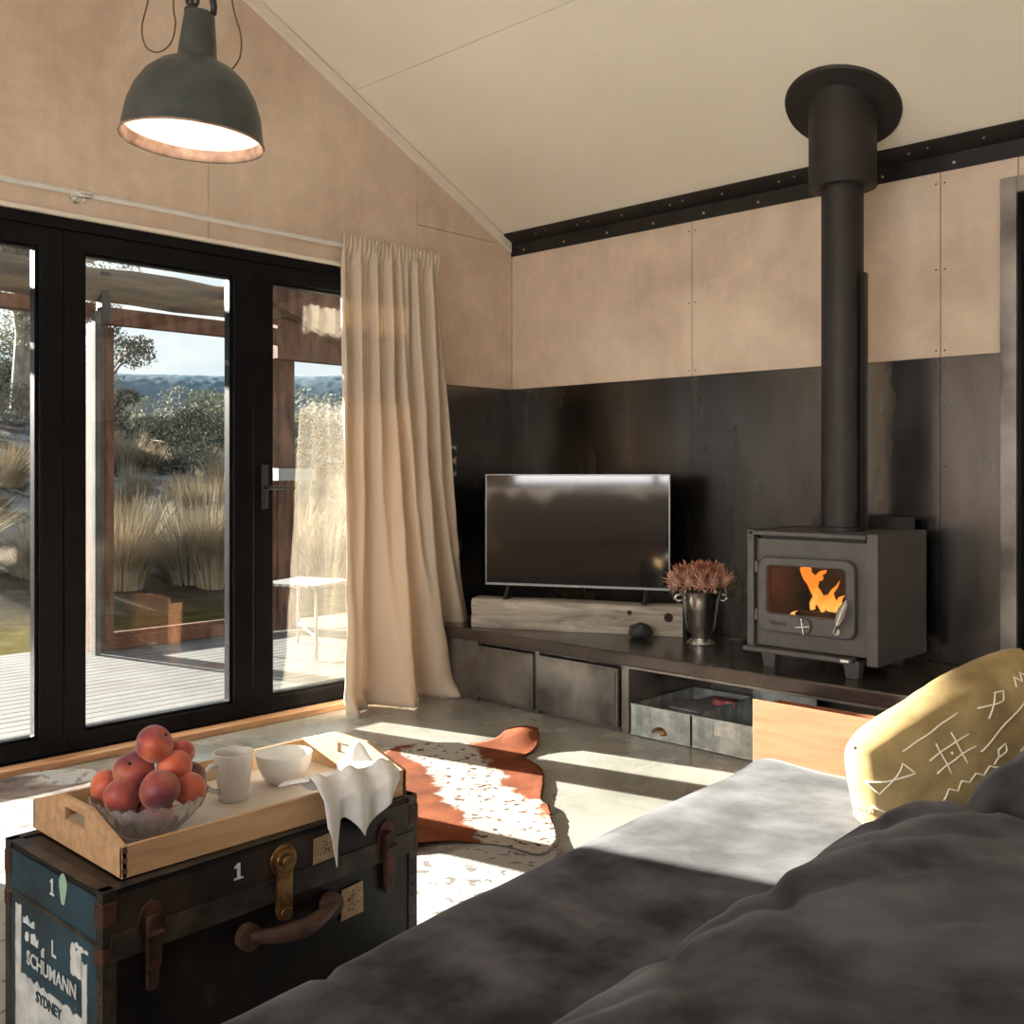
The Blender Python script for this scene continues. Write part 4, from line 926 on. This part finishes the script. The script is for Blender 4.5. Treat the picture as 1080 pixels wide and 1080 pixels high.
fac = mth('MULTIPLY_ADD', nz(nt, v, 5, 6, .65, .6), -.34, mth('ADD', ac, .17))
wmask = ramp(nt, fac, [(.115, g(1)), (.14, g(0))])
brown = ramp(nt, nz(nt, v, 7, 6), [(.35, (.10, .026, .010)), (.65, (.21, .060, .024))])
c = mixc(nt, wmask, brown, (.36, .33, .29))
spk = ramp(nt, nz(nt, v, 34, 2, .5, .3), [(.60, g(0)), (.63, g(1))]); c = mixc(nt, mixc(nt, 1, spk, wmask, 'MULTIPLY'), c, (.10, .05, .035))
nt.links.new(c, b.inputs['Base Color']); b.inputs['Roughness'].default_value = .8; b.inputs['Specular IOR Level'].default_value = .1; bump(nt, b, nz(nt, v, 160, 3), .4, .004); M['hide_band'] = m
hide('cowhide_rug', HIDE1, 'hide_band', 'brown and white cowhide rug with curling edges on the sunlit floor', .014, .010, 6.0, 26, .006)

# ================================================================== trunk
tk = thing('steamer_trunk', 'old black travelling trunk with teal end and brass fittings on the cowhide rug', 'trunk', (2.12, -3.10, .016), .03)
HX0, HX1, HY, TH = -.187, .20, .355, .404
bm = B(); box(bm, HX0, HX1, -HY, HY, 0, .316); obj('body', bm, 'trunk', tk, bevel=.006)
bm = B(); box(bm, HX0, HX1, -HY, HY, .3175, TH); lid = obj('lid', bm, 'trunk', tk, bevel=.008, seg=3)
bm = B(); box(bm, HX0+.012, HX1-.012, -HY-.002, -HY, .012, TH-.012); pe = obj('end_panel', bm, 'trunk_teal', tk); pe['label'] = 'teal painted end'
bm = B(); box(bm, HX1, HX1+.003, -HY+.02, HY-.02, .318, .395); obj('lid_band', bm, 'trunk_band', lid, bevel=.001)
bm = B(); box(bm, HX1+.003, HX1+.006, -HY+.01, HY-.01, .285, .330); box(bm, HX0, HX1, -HY-.004, -HY-.002, .309, .318); obj('hoop_band', bm, 'trunk_edge', tk, bevel=.001)
bm = B()
for (x, y) in ((HX1, HY), (HX1, -HY), (HX0, -HY), (HX0, HY)):
    sx = 1 if x > 0 else -1; sy = 1 if y > 0 else -1
    box(bm, x-(.022 if sx > 0 else .003), x+(.003 if sx > 0 else .022), y-(.0 if sy < 0 else -.0)+(0 if sy > 0 else -.003), y+(.003 if sy > 0 else 0), .0, TH)
    box(bm, x if sx > 0 else x-.003, x+.003 if sx > 0 else x, y-.022 if sy > 0 else y-.003, y+.003 if sy > 0 else y+.022, 0, TH)
for sx in (HX0, HX1): box(bm, sx-.003 if sx < 0 else sx-.02, sx+.02 if sx < 0 else sx+.003, -HY-.003, HY+.003, TH, TH+.003)
for sy in (-HY, HY): box(bm, HX0, HX1, sy-.003 if sy < 0 else sy-.02, sy+.02 if sy < 0 else sy+.003, TH, TH+.003)
for k in range(16):
    disc(bm, (HX1+.003, HY-.010, .02+k*.024), (1, 0, 0), .003, .002, 8); disc(bm, (HX1-.010, -HY-.003, .02+k*.024), (0, -1, 0), .003, .002, 8)
obj('edge_strip', bm, 'trunk_edge', tk, bevel=.001)
for z0 in (.0, .28, .345):
    for (x, y) in ((HX1, HY), (HX1, -HY), (HX0, -HY)):
        sx = 1 if x > 0 else -1; sy = 1 if y > 0 else -1; bm = B()
        box(bm, x-(.004 if sx < 0 else .026), x+(.005 if sx > 0 else .026), y-(.005 if sy < 0 else .022), y+(.005 if sy > 0 else .022), z0, z0+(.042 if z0 > .3 else .03))
        obj('corner_cap', bm, 'rust', tk, bevel=.003)
def latch(y, z, s=1):
    bm = B(); pts = [(y-.026, z+.02), (y-.018, z+.046), (y, z+.056), (y+.018, z+.046), (y+.026, z+.02), (y+.02, z-.02), (y-.02, z-.02)]; prism(bm, pts, 'x', HX1+.003, HX1+.008)
    o = obj('latch_plate', bm, 'rust', tk, bevel=.0015)
    bm = B(); prism(bm, rrect(y-.013, y+.013, z-.062, z+.032, .010, 4), 'x', HX1+.008, HX1+.02); tube(bm, [(HX1+.02, y-.015, z+.0), (HX1+.02, y+.015, z)], .006); prism(bm, rrect(y-.011, y+.011, z-.10, z-.035, .009, 4), 'x', HX1+.005, HX1+.014)
    obj('clasp', bm, 'rust', o, bevel=.002)
latch(-.272, .315); latch(.268, .318)
bm = B(); disc(bm, (HX1+.003, .003, .362), (1, 0, 0), .030, .006, 24); disc(bm, (HX1+.009, .003, .362), (1, 0, 0), .022, .010, 24); disc(bm, (HX1+.019, .003, .362), (1, 0, 0), .012, .006, 20)
h_ = obj('lock_boss', bm, 'brass', tk, bevel=.002)
bm = B(); prism(bm, [(-.014, .350), (.020, .350), (.018, .300), (.020, .268), (.014, .250), (-.010, .250), (-.016, .268), (-.013, .300)], 'x', HX1+.004, HX1+.016); disc(bm, (HX1+.016, .003, .262), (1, 0, 0), .013, .004, 20); obj('hasp', bm, 'brass', tk, bevel=.003)
bm = B()
for yy, zz in ((-.08, .243), (.114, .243)): disc(bm, (HX1+.003, yy, zz), (1, 0, 0), .024, .020, 20)
pts = []
for k in range(17):
    t_ = k/16; yy = -.080+.194*t_; pts.append((HX1+.018+.030*math.sin(PI*t_), yy, .243-.006*math.sin(PI*t_)))
tube(bm, pts, [.011+.0065*math.sin(PI*k/16) for k in range(17)], 12); obj('handle', bm, 'leather', tk, smooth=40)
for (y0, y1, z0, z1) in ((.075, .138, .330, .385), (.146, .205, .195, .262)):
    bm = B(); prism(bm, [(y0, z0), (y1, z0+.003), (y1-.002, z1), (y0+.002, z1-.004)], 'x', HX1+.0035, HX1+.0045)
    rnd = random.Random(int(y0*1000)); 
    for k in range(14):
        yy = rnd.uniform(y0+.014, y1-.014); zz = rnd.uniform(z0+.014, z1-.014); bx_ = rnd.uniform(.002, .007)
        box(bm, HX1+.0045, HX1+.005, yy, yy+bx_, zz, zz+.002, 1)
    obj('paper_label', bm, ['paper_tan', 'ink'], tk)
# paint marks: figure 1 on the front and end, worn stencil
ONE = [(-.30, -.5), (.34, -.5), (.34, -.38), (.14, -.38), (.14, .5), (-.02, .5), (-.30, .30), (-.24, .20), (-.08, .28), (-.08, -.38), (-.30, -.38)]
bm = B(); prism(bm, [(-.096+a*.030, .368+b_*.030) for a, b_ in ONE], 'x', HX1+.0028, HX1+.0042); obj('painted_number', bm, 'paint_white', tk)
bm = B(); prism(bm, [(.012+a*.026, .366+b_*.030) for a, b_ in ONE], 'y', -HY-.0034, -HY-.002); obj('painted_number', bm, 'paint_white', tk)
bm = B()
def ragged(x0, x1, z0, z1, seed, mi=0):
    pts = []; 
    n1 = 22
    for k in range(n1): x = x0+(x1-x0)*k/n1; pts.append((x, z0+.004*N(x*90, seed, 1)))
    for k in range(8): z = z0+(z1-z0)*k/8; pts.append((x1+.002*N(z*90, seed, 2), z))
    for k in range(n1): x = x1-(x1-x0)*k/n1; pts.append((x, z1+.010*N(x*70, seed, 3)))
    for k in range(8): z = z1-(z1-z0)*k/8; pts.append((x0+.004*N(z*90, seed, 4), z))
    prism(bm, pts, 'y', -HY-.0032, -HY-.002, mi)
ragged(-.142, .146, .03, .170, 1.0)
for (x0, x1, z0, z1, s_) in ((-.142, -.118, .17, .295, 2), (-.11, -.06, .268, .278, 3), (-.10, -.085, .238, .252, 4), (-.075, -.045, .238, .256, 5), (-.03, -.02, .228, .240, 5.5), (.085, .125, .235, .285, 6), (.128, .146, .17, .268, 7), (.10, .15, .285, .292, 8)): ragged(x0, x1, z0, z1, s_)
obj('worn_paint_panel', bm, 'paint_white', tk)
text_mesh('stencil_lettering', 'SCHUMANN', .036, 'paint_white', tk, basis((1, 0, 0), (0, 0, 1), (.008, -HY-.0035, .207)))
text_mesh('stencil_lettering', 'SYDNEY', .028, 'trunk_teal', tk, basis((1, 0, 0), (0, 0, 1), (.0, -HY-.0042, .148)))
text_mesh('stencil_lettering', 'L', .040, 'paint_white', tk, basis((1, 0, 0), (0, 0, 1), (.02, -HY-.0035, .255)))
bm = B(); prism(bm, [(.056+.014*math.cos(a)*(1+.2*math.sin(3*a)), .374+.028*math.sin(a)) for a in [2*PI*k/18 for k in range(18)]], 'y', -HY-.0034, -HY-.002); obj('sticker', bm, 'sticker', tk)

# ================================================================== tray
TZ0 = .016+TH+.0035
ty = thing('serving_tray', 'pale wooden serving tray with cut-out handles lying on the trunk', 'tray', (2.113, -3.082, TZ0), .0)
ax, ay = .190, .322
bm = B(); box(bm, -ax+.008, ax-.008, -ay+.008, ay-.008, .003, .010); obj('tray_floor', bm, 'tray_floor', ty)
for s in (-1, 1):
    bm = B(); box(bm, s*ax-(.009 if s > 0 else 0), s*ax+(0 if s > 0 else .009), -ay, ay, 0, .056); o = obj('side_panel', bm, 'tray_wood', ty, bevel=.0015)
    if s > 0:
        bm = B()
        for yy in (-ay, ay-.010):
            for k in range(3): box(bm, ax-.0002, ax+.0004, yy, yy+.010, .008+.018*k, .017+.018*k)
        obj('finger_joint', bm, 'joint_dark', o)
def end_panel(s):
    bm = B(); half = [(-ax, 0), (ax, 0), (ax, .056), (.062, .094), (-.062, .094), (-ax, .056)]
    # body as a ring around the hand hole
    hole = rrect(-.042, .042, .052, .076, .010, 3); hole = hole
    def outer_at(px, pz):
        # ray from hole centre to the outline
        c0 = (0, .060); d = (px-c0[0], pz-c0[1]); best = None
        for i in range(len(half)):
            a, b_ = half[i], half[(i+1) % len(half)]; ex, ez = b_[0]-a[0], b_[1]-a[1]; den = d[0]*ez-d[1]*ex
            if abs(den) < 1e-9: continue
            t_ = ((a[0]-c0[0])*ez-(a[1]-c0[1])*ex)/den; u_ = ((a[0]-c0[0])*d[1]-(a[1]-c0[1])*d[0])/den
            if t_ > 0 and -1e-6 <= u_ <= 1+1e-6 and (best is None or t_ < best): best = t_
        return (c0[0]+d[0]*best, c0[1]+d[1]*best)
    hs = []
    angs = sorted(set([math.atan2(p[1]-.060, p[0]) for p in half]+[-PI+2*PI*k/48 for k in range(48)]))
    inn = []; out = []
    for a in angs:
        dx, dz = math.cos(a), math.sin(a)
        t_ = min(.042/max(1e-6, abs(dx)), .012/max(1e-6, abs(dz))); inn.append((dx*t_, .063+dz*t_)); out.append(outer_at(dx, .060+dz))
    ring_prism(bm, out, inn, 'y', s*ay-(.010 if s > 0 else 0), s*ay+(0 if s > 0 else .010)); return obj('handle_panel', bm, 'tray_wood', ty, bevel=.001)
end_panel(-1); end_panel(1)

TF = TZ0+.0105
# crystal bowl
bc = (2.142, -3.272)
bm = B(); nseg = 96
def rfz(k, z):
    s_ = 1+(.030*math.cos(2*PI*k*24)*math.cos(z*260)+.012*math.cos(2*PI*k*48))*sstep(.005, .02, z)*(1 if z < .060 else .2); return s_
lathe(bm, [(0, .004), (.042, .003), (.048, 0), (.052, .001), (.055, .008), (.0640, .017), (.072, .026), (.0815, .036), (.090, .046), (.095, .053), (.099, .060), (.102, .069), (.0985, .069), (.0945, .060), (.085, .046), (.067, .028), (.050, .013), (0, .009)], nseg, rf=rfz)
for v in bm.verts:
    if v.co.z > .066:
        a = math.atan2(v.co.y, v.co.x); v.co.z += .0035*math.cos(a*24)
o = obj('fruit_bowl', bm, 'crystal', smooth=30); o.location = (*bc, TF); o.scale = (1.07, 1.07, 1.07); tag(o, 'scalloped pressed-glass bowl full of peaches on the tray', 'bowl')
# peaches
def peach_mesh():
    bm = B(); r_ = .033
    def pf(u, v):
        th = 2*PI*u; ph = PI*v; crease = 1-.10*math.exp(-((min(u, 1-u))*14)**2)*math.sin(ph); dip = 1-.22*math.exp(-(v*7)**2)
        rr = r_*crease*dip; tipz = .003*math.exp(-((1-v)*6)**2)
        return (rr*1.02*math.sin(ph)*math.cos(th), rr*1.02*math.sin(ph)*math.sin(th), rr*math.cos(ph)*.96-tipz)
    n_, m_ = 36, 22; top = bm.verts.new(pf(0, 0)); bot = bm.verts.new(pf(0, 1)); V = [[bm.verts.new(pf(i/n_, j/m_)) for j in range(1, m_)] for i in range(n_)]
    for i in range(n_):
        k = (i+1) % n_
        for j in range(m_-2): bm.faces.new((V[i][j], V[k][j], V[k][j+1], V[i][j+1]))
        bm.faces.new((top, V[k][0], V[i][0])); bm.faces.new((bot, V[i][-1], V[k][-1]))
    return bm
pe0 = None
PE = [((2.148, -3.264, .603), 1.05, 'topmost dusky red peach on the heap in the glass bowl', (-40, -35)),
      ((2.135, -3.205, .572), .85, 'peach peeping out behind, just right of the topmost one', (20, 10)),
      ((2.165, -3.232, .555), .98, 'orange-red peach with a clear crease right below the topmost one', (10, -50)),
      ((2.130, -3.297, .556), 1.10, 'large dark red peach left below the topmost one', (-35, -40)),
      ((2.075, -3.325, .520), .92, 'leftmost orange-red peach on the rim of the glass bowl', (-30, -30)),
      ((2.145, -3.328, .516), 1.0, 'bright red peach low at the left front of the glass bowl', (70, 30)),
      ((2.205, -3.283, .530), 1.08, 'plum-red pointed peach at the middle front of the heap', (170, 20)),
      ((2.197, -3.217, .516), .92, 'orange peach low on the right front of the heap', (60, 60)),
      ((2.135, -3.185, .515), 1.0, 'very dark peach at the right rim of the glass bowl', (30, 80)),
      ((2.165, -3.268, .474), .95, 'peach at the bottom seen through the cut glass', (90, 0)),
      ((2.08, -3.25, .50), 1.0, 'peach hidden deep at the back of the heap', (0, 0)),
      ((2.115, -3.268, .468), .9, 'peach at the very bottom of the glass bowl', (10, 50))]
for (p, s, lb, (rx, ry)) in PE:
    if pe0 is None:
        th = thing('peach', lb, 'peach', p, 0, 'peaches in the glass bowl'); obj('flesh', peach_mesh(), 'peach', th, smooth=True)
        bm = B(); tube(bm, [(0, 0, .022), (.001, .001, .029)], .0022, 7); obj('stalk', bm, 'char', th); pe0 = th
    else:
        th = pe0.copy(); C.objects.link(th); th['label'] = lb; th.location = p
        for ch in pe0.children: d = ch.copy(); C.objects.link(d); d.parent = th
    pf_ = {'dark': (.55, 0), 'plum': (.62, .0), 'orange': (.0, .5), 'very': (.85, 0), 'topmost dusky': (.25, 0), 'bright': (.1, .2)}; cc = (.15, .1)
    for kk, vv in pf_.items():
        if kk in lb: cc = vv
    if 'very' in lb: cc = (.85, 0)
    for ch in th.children: ch.color = (cc[0], cc[1], 0, 1)
    s *= 1.04; th.scale = (s, s, s); th.rotation_euler = (R(rx), R(ry), p[0]*90)
# mug
t = thing('mug', 'tall white stoneware mug standing beside the peach bowl on the tray', 'mug', (2.085, -3.053, TF))
bm = B(); lathe(bm, [(0, 0), (.029, 0), (.031, .003), (.034, .03), (.041, .085), (.043, .100), (.0415, .1015), (.039, .100), (.036, .085), (.029, .012), (0, .008)], 40); obj('cup', bm, 'ceramic', t, smooth=50)
bm = B(); d = Vector((-.05, -1, 0)).normalized(); tube(bm, [d*.036+Vector((0, 0, .078)), d*.052+Vector((0, 0, .080)), d*.066+Vector((0, 0, .066)), d*.066+Vector((0, 0, .044)), d*.052+Vector((0, 0, .028)), d*.033+Vector((0, 0, .022))], .0055, 10); obj('handle', bm, 'ceramic', t, smooth=True)
bm = B(); lathe(bm, [(0, 0), (.028, 0), (.031, .002), (.048, .018), (.058, .040), (.063, .066), (.0622, .0675), (.060, .066), (.055, .040), (.045, .020), (.026, .007), (0, .006)], 48)
o = obj('cereal_bowl', bm, 'ceramic', smooth=50); o.location = (2.062, -2.912, TF); tag(o, 'white stoneware bowl standing between the mug and the tea towel', 'bowl')
# tea towel draped over the tray edge
bm = B()
def tw(u, v):
    # v 0 inside tray .. 1 hanging tip; u along the tray edge
    y = -3.01+.215*u
    ln = .05+.115*(1-abs(u-.18)/.18 if u < .18 else 1)*1.0
    hang = (.105 if u < .25 else .06)*(math.exp(-((u-.13)/.10)**2)) + .062*math.exp(-((u-.55)/.20)**2)+.028
    fold = math.sin(u*PI*5.2+.6)
    if v < .42:
        t_ = v/.42; x = 2.185+.112*t_+.02*N(u*5, 0, 1); z = TF+.022+.040*t_**1.5+.016*fold*math.sin(PI*(t_*.8+.2))+.010; y += .02*(1-t_)*math.sin(u*9)
        z += .050*math.exp(-(((u-.80)/.12)**2+((t_-.2)/.3)**2))
    elif v < .58:
        t_ = (v-.42)/.16; x = 2.297+.022*t_; z = TF+.075-.010*t_+.010*fold
    else:
        t_ = (v-.58)/.42; x = 2.319+.012+.014*fold*t_**.5+.006; z = TF+.065+.010*fold*(1-t_)-t_*(hang+.03); y += -.03*t_*(u-.35)
        x = 2.319+(x-2.319)*min(1, t_*3)
    return (x, y, max(z, TF+.004 if v < .42 else 0))
grid(bm, tw, 60, 60); o = tag(obj('tea_towel', bm, 'teatowel', smooth=True, solid=.002), 'crumpled white tea towel draped over the front edge of the tray', 'tea towel')

# ================================================================== sofa
SR = .062
sf = thing('sofa', 'deep charcoal velvet sofa running across the foreground', 'sofa', (2.70, -1.95, 0), 0)
# local: x to the back of the sofa, y negative towards the camera
bm = B(); box(bm, .14, 1.40, -3.35, -.03, .05, .25); obj('base', bm, 'velvet', sf, bevel=.03, seg=4)
for (x, y) in ((.08, -.1), (1.25, -.1), (.08, -3.2), (1.25, -3.2)):
    bm = B(); tube(bm, [(x, y, 0.0), (x, y, .06)], [.02, .025], 12); obj('leg', bm, 'black_satin', sf)
def seatdisp(q, n):
    w_ = .006*N(q.x*3, q.y*3, 1)+.0025*N(q.x*11, q.y*11, 4)
    w_ -= .010*math.exp(-((q.y-.25)/.010)**2)*(n.z > .3)
    return w_
bm = B(); cushion(bm, .44, -1.65, .335, .44, 1.65, .095, 3.2, (40, 120, 12), seatdisp)
for v in bm.verts: v.co.x += -.072*v.co.y*(1-sstep(.1, .7, v.co.x))-.012; v.co.z += .012*math.exp(-((v.co.y+.02)/.07)**2)*math.exp(-((v.co.x-.03)/.10)**2)
obj('seat_cushion', bm, 'velvet', sf, smooth=True)
def wr(seed):
    def f(q, n):
        a = N(q.x*1.5+seed, q.y*1.2, q.z*1.5)
        s1 = (q.y*1.0+q.x*.9)*3.1+a*.9+seed; r1 = abs(N(s1, (q.x-q.y)*.55, seed)); r1 = max(0, 1-r1*4.2)
        s2 = (q.y*.7-q.x*1.3)*4.2+seed*2+a; r2 = max(0, 1-abs(N(s2, q.y*.9, seed+3))*4.6)
        s3 = (q.y*1.3+q.x*2.0-q.z)*7.5+seed*3+a*2; r3 = max(0, 1-abs(N(s3, q.y*1.4-q.x, seed+8))*3.4)*max(0, N(q.y*1.6+seed, q.x*2, 3)+.25)
        return .018*a-.011*r1**1.3-.011*r2**1.3-.014*r3**1.2+.006*N(q.x*9, q.y*7, q.z*9)+.0015*N(q.x*30, q.y*26, q.z*30)
    return f
bm = B(); cushion(bm, .955, -2.10, .503, .285, 1.28, .230, 2.3, (60, 220, 44), wr(1.7)); obj('back_cushion', bm, 'velvet', sf, smooth=True)
bm = B(); cushion(bm, .965, -.44, .52, .25, .40, .225, 2.3, (44, 70, 40), wr(5.1)); obj('back_cushion', bm, 'velvet', sf, smooth=True)
bm = B(); box(bm, 1.24, 1.42, -3.35, -.0, .2, .55); obj('back_frame', bm, 'velvet', sf, bevel=.05, seg=4)

# ================================================================== mustard pillow
PS, PT = .27, .085
pil = bpy.data.objects.new('pillow_placeholder', None)
def psurf(a, b_, side=1, lift=0):
    e = max(0, (1-abs(a)**3.2))*max(0, (1-abs(b_)**3.2)); t_ = PT*e**.42
    pinch = 1-.07*(1-abs(b_)**2)*abs(a)**2; pinch2 = 1-.07*(1-abs(a)**2)*abs(b_)**2
    a0_, b0_ = a, b_; rd = 1-.16*(a*a*b_*b_); a *= rd; b_ *= rd
    cr = .010*N(a*2.2, b_*2.2, side*3)+.004*N(a*6, b_*6, side)
    return Vector((side*(t_+cr*min(1, e*3)+lift), a*PS*pinch, b_*PS*.70*pinch2))
bm = B()
for sd_ in (1, -1): grid(bm, lambda u, v: psurf(2*u-1, 2*v-1, sd_), 40, 40)
bmesh.ops.remove_doubles(bm, verts=bm.verts, dist=.0006)
def stroke(pts, w_=.0035):
    P = []
    for (a, b_), (c_, d_) in zip(pts, pts[1:]):
        n_ = max(2, int(math.hypot(c_-a, d_-b_)/.04))
        for k in range(n_): t_ = k/n_; P.append((a+(c_-a)*t_, b_+(d_-b_)*t_))
    P.append(pts[-1]); V3 = [psurf(a, b_, 1, .0012) for a, b_ in P]
    tube(bm, V3, w_*.5, 5, mi=1)
def motif(kind, ca, cb, s, rot=0):
    ca -= .20; s *= 1.15
    def T(pts): return [(ca+s*(x*math.cos(rot)-y*math.sin(rot)), cb+s*(x*math.sin(rot)+y*math.cos(rot))) for x, y in pts]
    if kind == 'bow': stroke(T([(-1, .5), (1, -.5), (1, .5), (-1, -.5), (-1, .5)]))
    if kind == 'hash':
        for q in ([(-.4, -1), (-.4, 1)], [(.4, -1), (.4, 1)], [(-1, -.4), (1, -.4)], [(-1, .4), (1, .4)]): stroke(T(q))
        stroke(T([(-.04, 0), (.04, 0)]), .006)
    if kind == 'fish': stroke(T([(-1, -.6), (.5, .5), (1, 0), (.5, -.5), (-1, .6)]))
    if kind == 'tick':
        for k in range(3): stroke(T([(-.4+.4*k, -.5), (-.4+.4*k, .5)]))
        stroke(T([(-.8, -.15), (.8, -.15)])); stroke(T([(-.8, .2), (.8, .2)]))
    if kind == 'dia': stroke(T([(0, -1), (.7, 0), (0, 1), (-.7, 0), (0, -1)])); stroke(T([(0, -1), (0, -2)]))
    if kind == 'zig':
        for side in range(4):
            pts = []
            for k in range(9):
                t_ = -1+2*k/8; o_ = 1+(.14 if k % 2 else -.14)
                pts.append([(t_, o_), (o_, -t_), (-t_, -o_), (-o_, t_)][side])
            stroke(T(pts))
    if kind == 'line': stroke(T([(-1, 0), (1, 0)]))
    if kind == 'peak': stroke(T([(-1, -.5), (-.5, .5), (0, -.5), (.5, .5), (1, -.5)]))
for mtf in (('bow', -.62, -.25, .17, .9), ('tick', -.50, .10, .06, .2), ('bow', -.60, .55, .14, .4), ('hash', -.05, .50, .17, .1), ('zig', .02, -.12, .22, .0), ('dia', .02, -.10, .07, -.6), ('fish', .45, .75, .12, .3),
            ('line', .50, .48, .30, .35), ('dia', .35, .25, .06, -.8), ('bow', .70, .10, .13, .5), ('hash', .62, -.35, .13, .2), ('peak', .80, .80, .08, 0), ('line', -.15, .82, .25, .1), ('tick', .1, -.60, .07, .3), ('peak', -.80, .2, .08, .3), ('bow', -.25, -.70, .13, .3), ('fish', .7, -.7, .1, .2)): motif(*mtf)
po_ = obj('throw_pillow', bm, ['mustard', 'stitch'], smooth=True)
po_.location = (3.225, -2.07, .53)
zr, roll, lean = R(-24), R(22), R(6)
po_.rotation_euler = (Matrix.Rotation(zr, 4, 'Z') @ Matrix.Rotation(lean, 4, 'Y') @ Matrix.Rotation(roll, 4, 'X')).to_euler()
tag(po_, 'mustard velvet pillow with cream line motifs at the far end of the sofa', 'pillow')
